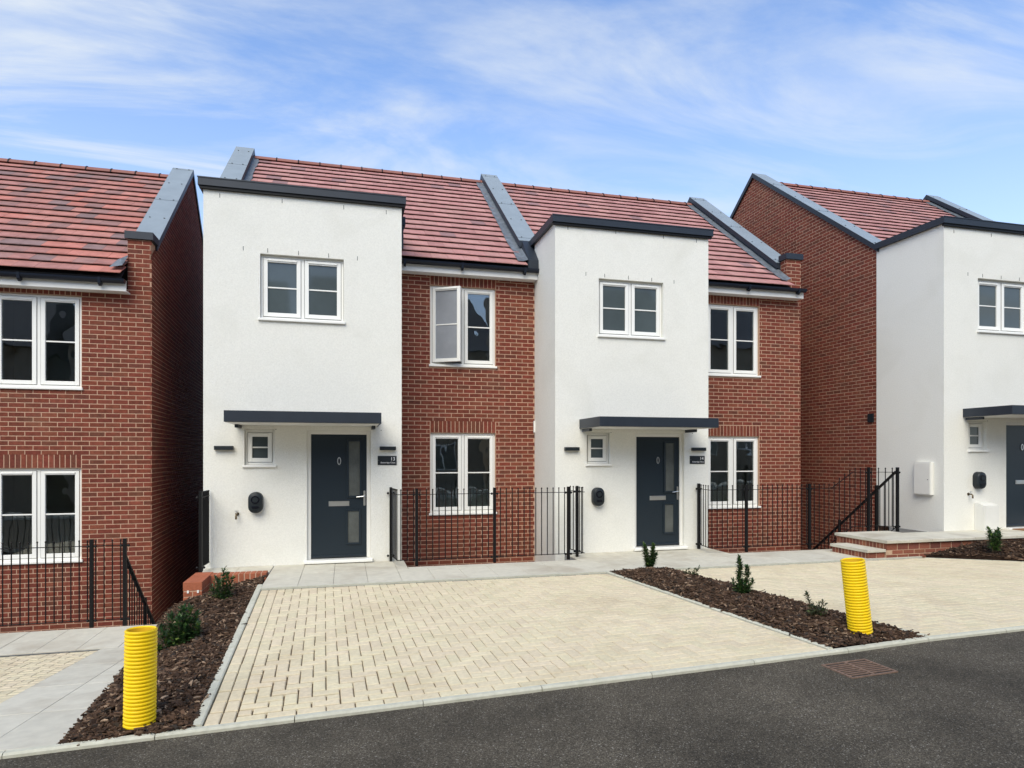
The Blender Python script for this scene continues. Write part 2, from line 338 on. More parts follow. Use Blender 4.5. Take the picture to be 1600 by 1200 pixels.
def wall_panel(name, m, parent, x0, x1, yf, th, z0, z1, holes=()):
    """wall facing -y with rectangular openings, real thickness"""
    xs = sorted({x0, x1, *[h[0] for h in holes], *[h[1] for h in holes]}); zs = sorted({z0, z1, *[h[2] for h in holes], *[h[3] for h in holes]})
    mb = MB(); ins = lambda x, z: any(h[0] < x < h[1] and h[2] < z < h[3] for h in holes)
    for i in range(len(xs)-1):
        for j in range(len(zs)-1):
            a, b, c, d = xs[i], xs[i+1], zs[j], zs[j+1]
            if ins((a+b)/2, (c+d)/2): continue
            mb.add([(a,yf,c),(b,yf,c),(b,yf,d),(a,yf,d)], [(0,1,2,3)]); mb.add([(a,yf+th,c),(b,yf+th,c),(b,yf+th,d),(a,yf+th,d)], [(3,2,1,0)])
    for a, b, c, d in holes:
        mb.add([(a,yf,c),(b,yf,c),(b,yf+th,c),(a,yf+th,c)], [(0,1,2,3)]); mb.add([(a,yf,d),(b,yf,d),(b,yf+th,d),(a,yf+th,d)], [(3,2,1,0)])
        mb.add([(a,yf,c),(a,yf,d),(a,yf+th,d),(a,yf+th,c)], [(3,2,1,0)]); mb.add([(b,yf,c),(b,yf,d),(b,yf+th,d),(b,yf+th,c)], [(0,1,2,3)])
    for x, s in ((x0, 1), (x1, -1)): mb.add([(x,yf,z0),(x,yf,z1),(x,yf+th,z1),(x,yf+th,z0)], [(0,1,2,3)])
    mb.add([(x0,yf,z1),(x1,yf,z1),(x1,yf+th,z1),(x0,yf+th,z1)], [(0,1,2,3)])
    return mb.build(name, m, parent)

# ------------------------------------------------------------------ windows and doors
def ring(mb, x0, x1, z0, z1, w, yf, yb, wb=None):
    wb = wb or w
    mb.bbox_(x0, x0+w, yf, yb, z0, z1); mb.bbox_(x1-w, x1, yf, yb, z0, z1)
    mb.bbox_(x0+w, x1-w, yf, yb, z0, z0+wb); mb.bbox_(x0+w, x1-w, yf, yb, z1-w, z1)
def window(house, x0, x1, z0, z1, yf, rec=.045, n=2, glass=None, blind=False, open_left=False, room=True, zbar=.5, roomd=1.8):
    glass = glass or M_glass
    za = z0 + .04                       # above the sill
    y = yf + rec; mb = MB(); ring(mb, x0+.003, x1-.003, za, z1-.003, .038, y, y+.07)
    ws = (x1 - x0 - .076 - .05*(n-1)) / n if n > 1 else x1 - x0 - .076
    for i in range(1, n):
        xm = x0 + .038 + i*ws + (i-1)*.05; mb.bbox_(xm, xm+.05, y, y+.07, za+.038, z1-.041)
    W_ = mb.build('window', M_upvc, house)
    BB('sill', M_upvc, W_, x0-.025, x1+.025, yf-.04, y+.06, z0, za-.001, b=.006)
    for i in range(n):
        a = x0 + .038 + i*(ws+.05) + .004; b = a + ws - .008; c = za + .042; d = z1 - .045
        fw = .062; sy = y - .013
        parts = []
        s = MB(); ring(s, a, b, c, d, fw, sy, y+.05); parts.append(('sash', M_upvc, s))
        p = MB(); p.box(a+fw, b-fw, y+.012, y+.02, c+fw, d-fw); parts.append(('pane', M_refl_pane if open_left and i == 0 else glass, p))
        zm = c + fw + (d - c - 2*fw)*zbar; g = MB(); g.bbox_(a+fw, b-fw, y+.002, y+.011, zm-.011, zm+.011, b=.003); parts.append(('glazing_bar', M_upvc, g))
        t = MB(); t.bbox_(a+fw*.9, b-fw*.9, sy-.014, sy-.001, d-.045, d-.018, b=.005); parts.append(('trickle_vent', M_upvc, t))
        sh = MB(); sh.box(a+.002, b-.002, y-.0005, y+.0005, c-.004, c-.001)
        if open_left and i == 0:
            rot = R(-30)
            for nm, mm, q in parts:
                q.v = [(a + (px-a)*math.cos(rot) - (py-sy)*math.sin(rot), sy + (px-a)*math.sin(rot) + (py-sy)*math.cos(rot), pz) for px, py, pz in q.v]
        for nm, mm, q in parts: q.build(nm, mm, W_)
        # dark rubber line round the sash
        k = MB(); e = .004
        for q in ((a-e, b+e, c-e, c-.0005), (a-e, b+e, d+.0005, d+e), (a-e, a-.0005, c, d), (b+.0005, b+e, c, d)): k.box(q[0], q[1], y-.004, y+.002, q[2], q[3])
        k.build('seal', M_plastic, W_)
        if blind: B('roller_blind', M_blind, W_, a+fw-.01, b-fw+.01, y+.10, y+.104, c+fw + (d-c)*(.35 if blind == 1 else .0), d-fw+.02)
    if room:
        q = MB(); X0, X1, Y0, Y1, Z0, Z1 = x0-.5, x1+.5, y+.13, y+roomd, z0-.8, z1+.25
        q.add([(X0,Y0,Z0),(X1,Y0,Z0),(X1,Y1,Z0),(X0,Y1,Z0),(X0,Y0,Z1),(X1,Y0,Z1),(X1,Y1,Z1),(X0,Y1,Z1)], [(0,1,2,3),(7,6,5,4),(1,5,6,2),(2,6,7,3),(3,7,4,0)])
        q.build('room_lining', M_room, W_)
    return W_
def oval(cx, cz, rx, rz, n=16): return [(cx + rx*math.cos(2*math.pi*i/n), cz + rz*math.sin(2*math.pi*i/n)) for i in range(n)]
def rrect(x0, x1, z0, z1, r, n=5):
    out = []
    for cx, cz, a0 in ((x1-r, z0+r, -90), (x1-r, z1-r, 0), (x0+r, z1-r, 90), (x0+r, z0+r, 180)):
        for i in range(n+1):
            a = R(a0 + 90*i/n); out.append((cx + r*math.cos(a), cz + r*math.sin(a)))
    return out
def front_door(house, X, yf, dz=0, mat_=False):
    """X = left edge of the white bay; frame 1.48..2.46"""
    x0, x1, z0, z1 = X+1.485, X+2.455, -1.69+dz, .40+dz; y = yf + .06
    f = MB(); f.bbox_(x0, x0+.058, y, y+.08, z0+.065, z1); f.bbox_(x1-.058, x1, y, y+.08, z0+.065, z1); f.bbox_(x0+.058, x1-.058, y, y+.08, z1-.062, z1)
    BB('door_frame', M_upvc_dull, house, *(0,)*0, *()) if False else f.build('door_frame', M_upvc_dull, house)
    BB('threshold', M_upvc, house, x0-.04, x1+.03, yf-.10, y+.08, z0+.012, z0+.063, b=.008)
    a, b, c, d = x0+.06, x1-.06, z0+.07, z1-.064; ly = y + .018
    gl = [(X+2.118, X+2.288, -.64+dz, .225+dz), (X+2.105, X+2.275, -1.385+dz, -.885+dz)]
    D = BB('door', M_door, house, a, b, ly, ly+.044, c, d, b=.003, label=None)
    for g0, g1, h0, h1 in gl:
        m = MB(); w = .032; ring(m, g0-w, g1+w, h0-w, h1+w, w, ly-.022, ly-.0005); m.build('panel_moulding', M_door, D)
        B('obscure_pane', M_obsc, D, g0, g1, ly-.004, ly-.0005, h0, h1)
    m = MB(); m.bbox_(X+1.81, X+2.125, ly-.014, ly-.0005, -.800+dz, -.722+dz, b=.005); m.build('letter_plate', M_chrome, D)
    m = MB(); m.bbox_(X+1.83, X+2.105, ly-.018, ly-.0145, -.778+dz, -.745+dz, b=.002); m.build('letter_flap', M_chrome, D)
    k = MB(); o = oval(X+1.97, -.085+dz, .030, .062); i_ = oval(X+1.97, -.085+dz, .017, .046); n = len(o)
    vv = [(p[0], ly-.016, p[1]) for p in o] + [(p[0], ly-.016, p[1]) for p in i_] + [(p[0], ly-.001, p[1]) for p in o] + [(p[0], ly-.001, p[1]) for p in i_]
    ff = [(j, (j+1) % n, n+(j+1) % n, n+j) for j in range(n)] + [(j, 2*n+j, 2*n+(j+1) % n, (j+1) % n) for j in range(n)] + [(n+j, n+(j+1) % n, 3*n+(j+1) % n, 3*n+j) for j in range(n)]
    k.add(vv, ff); k.build('door_knocker', M_chrome, D)
    h = MB(); h.prism(rrect(X+2.345, X+2.377, -.80+dz, -.56+dz, .014), 'y', ly-.012, ly-.0005)
    h.tube([(X+2.361, ly-.01, -.645+dz), (X+2.361, ly-.05, -.645+dz), (X+2.345, ly-.055, -.647+dz), (X+2.235, ly-.053, -.66+dz)], .0085, 8)
    h.build('door_handle', M_chrome, D)
    BB('weather_bar', M_door, D, a+.005, b-.005, ly-.022, ly-.0005, c+.01, c+.045, b=.008)
    # dark jamb line and hall behind
    q = MB(); q.box(x0+.06, x1-.06, ly+.05, ly+.055, c-.01, d+.02); q.build('door_backing', M_dark, house)
    return D

# ------------------------------------------------------------------ roofs
SL = .778
def tile_geo(l, w, th=.012, gap=.050):
    """local x across, y up the slope, z normal; front lower edge at y=0 lifted by gap"""
    a = w/2; v = [(-a,0,gap),(a,0,gap),(a,l,.004),(-a,l,.004),(-a,.004,gap+th),(a,.004,gap+th),(a,l,.018),(-a,l,.018)]
    return v, [(0,3,2,1),(4,5,6,7),(0,1,5,4),(1,2,6,5),(2,3,7,6),(3,0,4,7)]
def roof(house, x0, x1, d0, z0, dr, m, hide=None, n_ind=300, rows=18, w=.295, skew=lambda d: 0, clips=True):
    zr = z0 + SL*(dr - d0); ca = 1/math.sqrt(1+SL*SL); sa = SL*ca; slope = (dr - d0)/ca; g = slope/rows
    u = MB()
    xr = lambda d: x1 + skew(d)
    u.add([(x0, d0+.03, z0-.02), (xr(d0), d0+.03, z0-.02), (xr(dr), dr, zr-.035), (x0, dr, zr-.035)], [(0,1,2,3)])
    u.add([(x0, 2*dr-d0, z0-.02), (xr(2*dr-d0), 2*dr-d0, z0-.02), (xr(dr), dr, zr-.035), (x0, dr, zr-.035)], [(3,2,1,0)])
    u.build('roof_deck', M_dark, house)
    q = MB(); q.add([(x0, 2*dr-d0+.1, z0-.06), (xr(2*dr-d0), 2*dr-d0+.1, z0-.06), (xr(dr), dr, zr+.03), (x0, dr, zr+.03)], [(3,2,1,0)]); q.build('rear_roof_slope', m, house)
    P = []
    for r in range(rows):
        d = d0 + r*g*ca; xe = xr(d); s = xe - (w*.5 if r % 2 else 0)
        xs = xe
        first = True
        while xs > x0 + .02:
            ww = (w*.5 if (r % 2 and first) else w); first = False
            a = max(xs - ww, x0); b = xs; xs -= ww
            if b - a < .03: continue
            z = z0 + SL*(d - d0)
            if hide and hide((a+b)/2, d): continue
            P.append((round(b-a-.003, 3), (a+b)/2, d, z))
    P.sort(key=lambda p: p[1]**2 + p[2]**2)
    mb = MB()
    for i, (ww, x, d, z) in enumerate(P):
        v, f = tile_geo(g + .05, ww); jz = random.uniform(-.0015, .002); jy = random.uniform(-.003, .003)
        if i < n_ind:
            k = ('tile', ww, m.name, round(g, 4))
            if k not in BCACHE: BCACHE[k] = mesh('roof_tile', [(a, b*ca - c*sa, b*sa + c*ca) for a, b, c in v], f, m)
            o = bpy.data.objects.new('roof_tile', BCACHE[k]); link(o, (x, d + jy*ca, z + jy*sa + jz), house)
        else: mb.add([(x + a, d + b*ca - c*sa, z + b*sa + c*ca) for a, b, c in v], f)
    if mb.v: mb.build('roof_tiles', m, house, kind='stuff')
    # ridge tiles with black unions
    x = x0
    while x < xr(dr) - .05:
        e = min(x + .47, xr(dr)); t = MB(); pr_ = [(dr-.125, zr+.0), (dr-.085, zr+.062), (dr-.03, zr+.095), (dr+.03, zr+.095), (dr+.085, zr+.062), (dr+.125, zr+.0)]
        t.prism(pr_, 'x', x+.006, e-.006); t.build('ridge_tile', M_ridge, house)
        if clips and e < xr(dr)-.1:
            c = MB(); c.prism([(dr-.135, zr-.005), (dr-.09, zr+.072), (dr-.03, zr+.108), (dr+.03, zr+.108), (dr+.09, zr+.072), (dr+.135, zr-.005)], 'x', e-.012, e+.012); c.build('ridge_union', M_black, house)
        x += .47
    return zr
def parapet(house, xa, xb, df, z0, d0, dr, skew=lambda d: 0, clad=True, lead_left=False, lead_right=False, back=True, lead_from=None, clad_low=False):
    """raking upstand over the party or gable wall, with a thin lighter grey plate on top; z0 = tile height at d0"""
    rz = lambda d: z0 + SL*((d if d <= dr else 2*dr - d) - d0)
    db = 2*dr - df if back else dr + .4
    H, T = .27, .125
    def slab(mb, x_a, x_b, hlo, hhi, dA, dB):
        for p, q in ((dA, min(dr, dB)), (dr, dB)):
            if q <= p: continue
            a = [(x_a+skew(p), p, rz(p)+hlo), (x_b+skew(p), p, rz(p)+hlo), (x_b+skew(q), q, rz(q)+hlo), (x_a+skew(q), q, rz(q)+hlo)]
            b = [(x, y, z + hhi - hlo) for x, y, z in a]; mb.hexa(a, b)
    c = MB(); slab(c, xa, xb, H-T, H-.006, df, db); C_ = c.build('coping', M_anth, house)
    k = MB(); slab(k, xa+.002, xb-.002, H-.005, H, df+.004, db); k.build('capping', M_cap, C_)  # lighter grey plate over the dark coping
    # joints and paired fixings
    d = df + .12; i = 0
    while d < dr:
        if i % 2 == 0:
            j = MB(); slab(j, xa+.004, xb-.004, H+.0005, H+.002, d-.004, d+.004); j.build('capping_joint', M_plastic, C_)
        for xx in (xa + .09, xb - .09):
            s = MB(); s.tube([(xx+skew(d), d+.03, rz(d+.03)+H-.002), (xx+skew(d), d+.03-.004, rz(d+.03)+H+.008)], .014, 8); s.build('fixing', M_plastic, C_)
        d += .83; i += 1
    if clad:
        u = MB(); slab(u, xa+.075, xb-.075, -.12, H-T+.001, df if not clad_low else lead_from, db); u.build('upstand', M_anth if lead_from is not None else M_anth, house)
    for flag, x_a, x_b in ((lead_left, xa-.145, xa+.075), (lead_right, xb-.075, xb+.11)):
        if flag:
            n = 22; dA = lead_from if lead_from is not None else df; g = MB(); vs_ = []; fs = []
            for i in range(n+1):
                dd = dA + (dr - dA)*i/n
                for j, xx in enumerate((x_a, (x_a+x_b)/2, x_b)):
                    vs_.append((xx + skew(dd) + (random.uniform(-.018, .018) if j == (0 if flag == lead_left and x_a < xa else 2) else 0), dd, rz(dd) + .080 + (.04 if j == (2 if x_a < xa else 0) else 0) + random.uniform(-.006, .006)))
            for i in range(n):
                for j in range(2): a = i*3 + j; fs.append((a, a+1, a+4, a+3))
            g.add(vs_, fs); g.build('lead_flashing', M_lead, house, smooth=True)
def gutter(house, x0, x1, yf, z, dz=0, brackets=(), m=None):
    """black gutter and white fascia below; z = gutter top, yf = wall face"""
    n = 7; r = .056; yc = yf - .275; z -= .02; mb = MB()
    prof = [(yc + r*math.cos(a), z - .0 + r*1.25*math.sin(a)) for a in [math.pi + math.pi*i/n for i in range(n+1)]]
    mb.prism(prof + [(yc + r - .006, z), (yc - r + .006, z)][::1], 'x', x0, x1); mb.build('gutter', M_gutter, house, smooth=False)
    B('fascia', M_upvc_dull, house, x0, x1 - .0, yf - .215, yf - .195, z - .175, z - .005)
    B('soffit', M_upvc_dull, house, x0, x1 - .0, yf - .194, yf + .0, z - .175, z - .158)
    for bx in brackets:
        q = MB(); q.prism([(yc-.062, z+.004), (yc-.05, z-.09), (yc, z-.125), (yc+.05, z-.09), (yc+.06, z+.004)], 'x', bx-.02, bx+.02); q.build('gutter_bracket', M_gutter, house)

# ================================================================== SETTING: ground, road, beds
def lerp(a, b, t): return a + (b - a)*t
KP = [(-14, 5.25, -2.55), (-6, 5.1, -2.12), (-2.22, 5.0, -1.96), (-1.0, 4.95, -1.905), (4.07, 4.74, -1.68), (5.2, 4.8, -1.655), (6.35, 4.8, -1.635), (14, 4.9, -1.52), (40, 5.2, -1.3)]
def kerb(x):
    for (a, b, c), (d, e, f) in zip(KP, KP[1:]):
        if x <= d or d == 40: t = (x - a)/(d - a); return lerp(b, e, t), lerp(c, f, t)
def sheet(name, m, pts_fn, nu, nv, bottom=None, kind='structure', **k):
    mb = MB(); vs_ = [pts_fn(i/nu, j/nv) for j in range(nv+1) for i in range(nu+1)]; fs = [(j*(nu+1)+i, j*(nu+1)+i+1, (j+1)*(nu+1)+i+1, (j+1)*(nu+1)+i) for j in range(nv) for i in range(nu)]
    if bottom is not None:
        rim = [i for i in range(nu+1)] + [(j)*(nu+1)+nu for j in range(1, nv+1)] + [nv*(nu+1)+i for i in range(nu-1, -1, -1)] + [j*(nu+1) for j in range(nv-1, 0, -1)]
        n = len(vs_); vs_ += [(vs_[i][0], vs_[i][1], bottom) for i in rim]; r = len(rim)
        fs += [(rim[(i+1) % r], rim[i], n+i, n+(i+1) % r) for i in range(r)]
    mb.add(vs_, fs); return mb.build(name, m, None, kind=kind, **k)
def bil(c, u, v):          # c = near-left, near-right, far-right, far-left
    return tuple(lerp(lerp(c[0][i], c[1][i], u), lerp(c[3][i], c[2][i], u), v) for i in range(3))
# far ground
MB().add([(-400,-400,-3.45),(400,-400,-3.45),(400,600,-3.45),(-400,600,-3.45)], [(0,1,2,3)]).build('ground', M_soil, None, kind='structure')
# road, 5.5 m wide, rising to the right
def road_pt(u, v):
    x = -14 + 40*u; kd, kz = kerb(x); return (x, lerp(-3.2, kd - .045, v), kz - .034 + .03*math.sin(math.pi*v))
def road_z(x, y): kd, kz = kerb(x); return road_pt((x+14)/40, (y+3.2)/(kd-.045+3.2))[2]
sheet('road', M_road, road_pt, 60, 12, bottom=-3.4)
sheet('pavement', M_slab, lambda u, v: (-14 + 40*u, lerp(-5.0, -3.32, v), kerb(-14+40*u)[1] + .06), 40, 1, bottom=-3.4)
# kerb along the road: one piece of edging every 0.915 m
kr = empty('kerb', (1.5, 4.8, -1.8), None, None); kr['kind'] = 'structure'
x = -9.5
xs_k = []
while x < 13.5: xs_k.append(x); x += .915
for i, x in enumerate(xs_k):
    d0, z0 = kerb(x + .003); d1, z1 = kerb(x + .912); w = .055
    mb = MB(); b = .012
    a = [(x+.003, d0-w, z0-.12), (x+.912, d1-w, z1-.12), (x+.912, d1+.0, z1-.12), (x+.003, d0+.0, z0-.12)]
    mb.add([*a, (x+.003, d0-w, z0-.014), (x+.912, d1-w, z1-.014), (x+.912, d1-w+.014, z1), (x+.003, d0-w+.014, z0), (x+.912, d1, z1), (x+.003, d0, z0)],
           [(0,3,2,1), (0,1,5,4), (4,5,6,7), (7,6,8,9), (1,2,8,6,5), (0,4,7,9,3), (2,3,9,8)])
    mb.build('kerb_stone', M_conc, kr)
# pavers
def paving(name, corners, nx, ny, n_ind, name_near=False, herr=True, drop=.009, cut=None, borders=True, seed=1):
    """90 degree herringbone of 200 x 100 blocks mapped over a patch; border of stretchers on the near and left edges"""
    rr = random.Random(seed)
    c = corners; P = []
    base = sheet(name, M_sand, lambda u, v: (lambda p: (p[0], p[1], p[2]-drop - (.016*max(0, 1-math.hypot(p[0]+.6, p[1]-5.3)/1.7) if name_near else 0)))(bil(c, u, v)), 16, 16, bottom=-3.4)
    def add(i0, i1, j0, j1): P.append((i0, i1, j0, j1))
    lo_x, lo_y = (2, 2) if borders else (0, 0)
    if borders:
        for col_ in (0, 1):
            j = 0 if col_ == 0 else 0
            while j < ny: add(col_, col_+1, j, min(j+2, ny)); j += 2
        for row in (0, 1):
            i = 2 + (row % 2)
            if row % 2: add(2, 3, row, row+1)
            while i < nx: add(i, min(i+2, nx), row, row+1); i += 2
    for jj in range(lo_y, ny):
        for ii in range(lo_x, nx):
            k = (ii - jj) % 4
            if k == 0: add(ii, min(ii+2, nx), jj, jj+1)
            elif k == 1 and ii == lo_x: add(ii, ii+1, jj, jj+1)
            elif k == 3: add(ii, ii+1, jj, min(jj+2, ny))
            elif k == 2 and jj == lo_y: add(ii, ii+1, jj, jj+1)
    def quad(i0, i1, j0, j1):
        g = .0026 + rr.uniform(0, .0015)
        p = [bil(c, i/nx, j/ny) for i, j in ((i0, j0), (i1, j0), (i1, j1), (i0, j1))]
        cx = sum(q[0] for q in p)/4; cy = sum(q[1] for q in p)/4
        dz = rr.uniform(-.0018, .0018); out = []
        if g * 1.6 < .01:                                       # joints open towards the loose near-left corner
            near = max(0, 1 - math.hypot(cx + .6, cy - 5.3)/1.9); g += .0042*near*rr.uniform(.4, 1.4)
        jx, jy = rr.uniform(-.0012, .0012), rr.uniform(-.0012, .0012)
        for (x, y, z), sx, sy in zip(p, (1, -1, -1, 1), (1, 1, -1, -1)): out.append((x + sx*g*.75 + jx, y + sy*g*1.55 + jy, z + dz))
        return out
    def geo(q):
        b = .006; v = [(x, y, z - .05) for x, y, z in q] + [(x, y, z - .006) for x, y, z in q]
        v += [(x + sx*b, y + sy*b, z) for (x, y, z), sx, sy in zip(q, (1, -1, -1, 1), (1, 1, -1, -1))]
        return v, [(0,1,5,4),(1,2,6,5),(2,3,7,6),(3,0,4,7),(4,5,9,8),(5,6,10,9),(6,7,11,10),(7,4,8,11),(8,9,10,11)]
    def rank(a):
        p = bil(c, (a[0]+a[1])/2/nx, (a[2]+a[3])/2/ny); t = p[0]*math.sin(YAW) + p[1]*math.cos(YAW); r = p[0]*math.cos(YAW) - p[1]*math.sin(YAW)
        return t + (100 if abs(r/t) > .80 else 0)
    P = [a for a in P if not (cut and cut(*bil(c, (a[0]+a[1])/2/nx, (a[2]+a[3])/2/ny)))]
    P.sort(key=rank); mb = MB()
    for i, a in enumerate(P):
        v, f = geo(quad(*a))
        if i < n_ind: MB().add(v, f).build('paver', M_paver, base)
        else: mb.add(v, f)
    if mb.v: mb.build('paver_field', M_paver, base, kind='stuff')
    return base
C13 = [(-.97, 4.955, -1.905), (4.055, 4.745, -1.682), (3.67, 8.715, -1.705), (-1.03, 8.715, -1.705)]
paving('driveway', C13, 48, 38, 300, name_near=True, seed=3)
C14 = [(5.215, 4.805, -1.655), (13.3, 4.91, -1.53), (9.32, 8.70, -1.70), (4.66, 8.70, -1.70)]
paving('driveway', C14, 66, 38, 300, seed=4, borders=False)
CL = [(-7.5, 5.14, -2.19), (-2.84, 5.02, -1.985), (-2.83, 8.66, -2.31), (-7.5, 8.66, -2.33)]
paving('driveway', CL, 46, 36, 260, seed=5, borders=False)
# slabs: solid beds with separate flags
def slabs(name, x0, x1, y0, y1, zf, w=.45, l=.9, zb=-3.4, skew=None, rows=None, base_mat=None, stagger=0, parent_lbl=None):
    """zf(x,y) top height"""
    base = sheet(name, base_mat or M_concdark, lambda u, v: (lambda X, Y: (X, Y, zf(X, Y) - .012))(lerp(x0, x1, u) + (skew(lerp(y0, y1, v)) if skew else 0), lerp(y0, y1, v)), 4, 4, bottom=zb)
    ny = max(1, round((y1-y0)/l)); nx = max(1, round((x1-x0)/w)); g = .002
    nx = int(math.ceil((x1-x0)/w - .02))
    for j in range(ny):
        for i in range(nx):
            a, b = x0 + i*w + g, min(x1, x0 + (i+1)*w) - g; c, d = lerp(y0, y1, j/ny)+g, lerp(y0, y1, (j+1)/ny)-g
            sk = skew or (lambda y: 0); q = [(a+sk(c), c), (b+sk(c), c), (b+sk(d), d), (a+sk(d), d)]; dz = random.uniform(-.001, .0012)
            v = [(x, y, zf(x, y) - .05) for x, y in q] + [(x, y, zf(x, y) - .003 + dz) for x, y in q] + [(x + sx*.003, y + sy*.003, zf(x, y) + dz) for (x, y), sx, sy in zip(q, (1,-1,-1,1), (1,1,-1,-1))]
            MB().add(v, [(0,1,5,4),(1,2,6,5),(2,3,7,6),(3,0,4,7),(4,5,9,8),(5,6,10,9),(6,7,11,10),(7,4,8,11),(8,9,10,11)]).build('paving_slab', M_slab, base)
    return base
flat = lambda z: (lambda x, y: z)
SZ = -1.69
slabs('path', -1.05, 8.40, 8.82, 9.74, flat(SZ), .45, .92)
slabs('path', -1.05, .92, 9.745, 10.548, flat(SZ), .45, .8)
slabs('path', -2.02, -1.055, 9.965, 10.548, flat(SZ), .48, .6)
slabs('path', 3.66, 6.45, 9.745, 10.548, flat(SZ), .45, .8)
B('well_coping', M_slab, None, .924, 3.656, 9.745, 9.90, SZ-1.7, SZ-.002, kind='structure')
B('well_coping', M_slab, None, 6.454, 9.80, 9.745, 9.90, SZ-1.7, SZ-.002, kind='structure')
# recessed channel drain along the houses and edging in front of the slabs
for a, b in ((-1.05, 3.72), (4.60, 9.36)):
    B('path_edging', M_conc, None, a, b, 8.762, 8.816, SZ-.4, SZ+.002, kind='structure')
    B('channel_drain', M_slot, None, a+.02, b-.03, 8.722, 8.757, SZ-.35, SZ-.022, kind='structure')
B('path_edging', M_conc, None, 3.724, 4.596, 8.762, 8.816, SZ-.4, SZ+.001, kind='structure')
# lightwell floors
B('lightwell_floor', M_concdark, None, .2, 3.7, 9.9, 11.8, -3.44, -3.2, kind='structure')
B('lightwell_floor', M_concdark, None, 6.0, 10.75, 9.9, 19, -3.44, -3.1, kind='structure')
B('lightwell_floor', M_concdark, None, -9, -2.06, 9.83, 19, -3.44, -3.15, kind='structure')
# left neighbour: path, strip, lightwell rim
LZ = -2.31
def zl(x, y): return lerp(-1.965, LZ, min(1, max(0, (y-5.0)/3.7)))
skl = lambda y: -.105*(y-5.03)
slabs('path', -2.825, -1.90, 5.03, 8.74, zl, .46, .92, skew=lambda y: 0 if y < 0 else skl(y)*.0)
def tri_edge():
    # sliver between the two rows of flags and the bark bed, the bed edge swings left further back
    pass
slabs('path', -7.6, -2.30, 8.745, 9.80, flat(LZ), .45, 1.05)
B('channel_drain', M_slot, None, -7.5, -2.86, 8.672, 8.716, LZ-.3, LZ-.012, kind='structure')
# driveway edging between bed and driveway
def edging(p, q, w, name='edging_stone', n=4, up=.012):
    g = empty('path_edging', ((p[0]+q[0])/2, (p[1]+q[1])/2, min(p[2], q[2])), None, None); g['kind'] = 'structure'
    for i in range(n):
        a = [lerp(p[k], q[k], i/n + .0012) for k in range(3)]; b = [lerp(p[k], q[k], (i+1)/n - .0012) for k in range(3)]
        lo = [(a[0], a[1], a[2]-.2), (a[0]+w, a[1], a[2]-.2), (b[0]+w, b[1], b[2]-.2), (b[0], b[1], b[2]-.2)]
        mb = MB(); mb.hexa(lo, [(x, y, z+.2+up-.008) for x, y, z in lo]); s = .010 * (1 if w > 0 else -1)
        mb.add([(x, y, z+.2+up-.008) for x, y, z in lo] + [(lo[0][0]+s, lo[0][1], a[2]+up), (lo[1][0]-s, lo[1][1], a[2]+up), (lo[2][0]-s, lo[2][1], b[2]+up), (lo[3][0]+s, lo[3][1], b[2]+up)],
               [(0,1,5,4),(1,2,6,5),(2,3,7,6),(3,0,4,7),(4,5,6,7)])
        mb.build(name, M_conc, g)
    return g
edging((-1.045, 4.955, -1.905), (-1.105, 8.99, -1.69), .068, n=5)
edging((4.062, 4.745, -1.68), (3.676, 8.755, -1.695), .052, n=5)
edging((5.16, 4.80, -1.655), (4.605, 8.755, -1.695), .048, n=5, up=.004)
edging((13.26, 4.91, -1.53), (9.33, 8.70, -1.70), .05, n=6, up=.004)

# ------------------------------------------------------------------ bark beds
def bed(corner_fn, inside, n_chips, area_box, zf, seed, label, nu=30, nv=40):
    rr = random.Random(seed)
    def pt(u, v):
        x, y = corner_fn(u, v); z = zf(x, y) + (.030*(noise.noise(Vector((x*6, y*6, seed)))) + .022*noise.noise(Vector((x*15, y*15, seed+3)))) * min(1, 8*min(u, 1-u, v, 1-v) + .3)
        return (x, y, z - .012)
    b = sheet('planting_bed', M_mulch, pt, nu, nv, bottom=-3.3)
    mb = MB()
    for i in range(n_chips):
        u, v = rr.uniform(-.012, 1.012), rr.uniform(-.004, 1); x, y, z = pt(u, v)
        L_ = rr.choice((.02, .028, .035, .05, .07)) * rr.uniform(.7, 1.3); w = L_ * rr.uniform(.18, .45); t = rr.uniform(.002, .006)
        if rr.random() < .02: L_ *= 2.2; w *= .45
        yaw = rr.uniform(0, 6.28); tilt = rr.uniform(-.5, .5); roll = rr.uniform(-.6, .6)
        M = Matrix.Translation((x, y, z + .006 + rr.random()*.016)) @ Matrix.Rotation(yaw, 4, 'Z') @ Matrix.Rotation(tilt, 4, 'Y') @ Matrix.Rotation(roll, 4, 'X')
        k = rr.uniform(.5, .9); bend = rr.uniform(-.12, .12)*L_
        pts = [(-L_/2, -w/2*k, -t), (0, -w/2, -t+bend), (L_/2, -w/2*k, -t), (L_/2, w/2*k, -t), (0, w/2, -t+bend), (-L_/2, w/2*k, -t)]
        pts += [(a, b_, c + 2*t) for a, b_, c in pts]
        mb.add([tuple(M @ Vector(p)) for p in pts], [(6,7,10,11), (7,8,9,10), (0,1,7,6), (1,2,8,7), (2,3,9,8), (3,4,10,9), (4,5,11,10), (5,0,6,11)])
    mb.build('bark_chips', M_chip, None, label=label, cat='bark mulch', kind='stuff')
def quadfn(A, B_, C, D):     # near-left, near-right, far-right, far-left (x,y)
    return lambda u, v: (lerp(lerp(A[0], B_[0], u), lerp(D[0], C[0], u), v), lerp(lerp(A[1], B_[1], u), lerp(D[1], C[1], u), v))
def edge(y, a, b): return min(1, max(0, (y-a)/.5), max(0, (b-y)/.4))
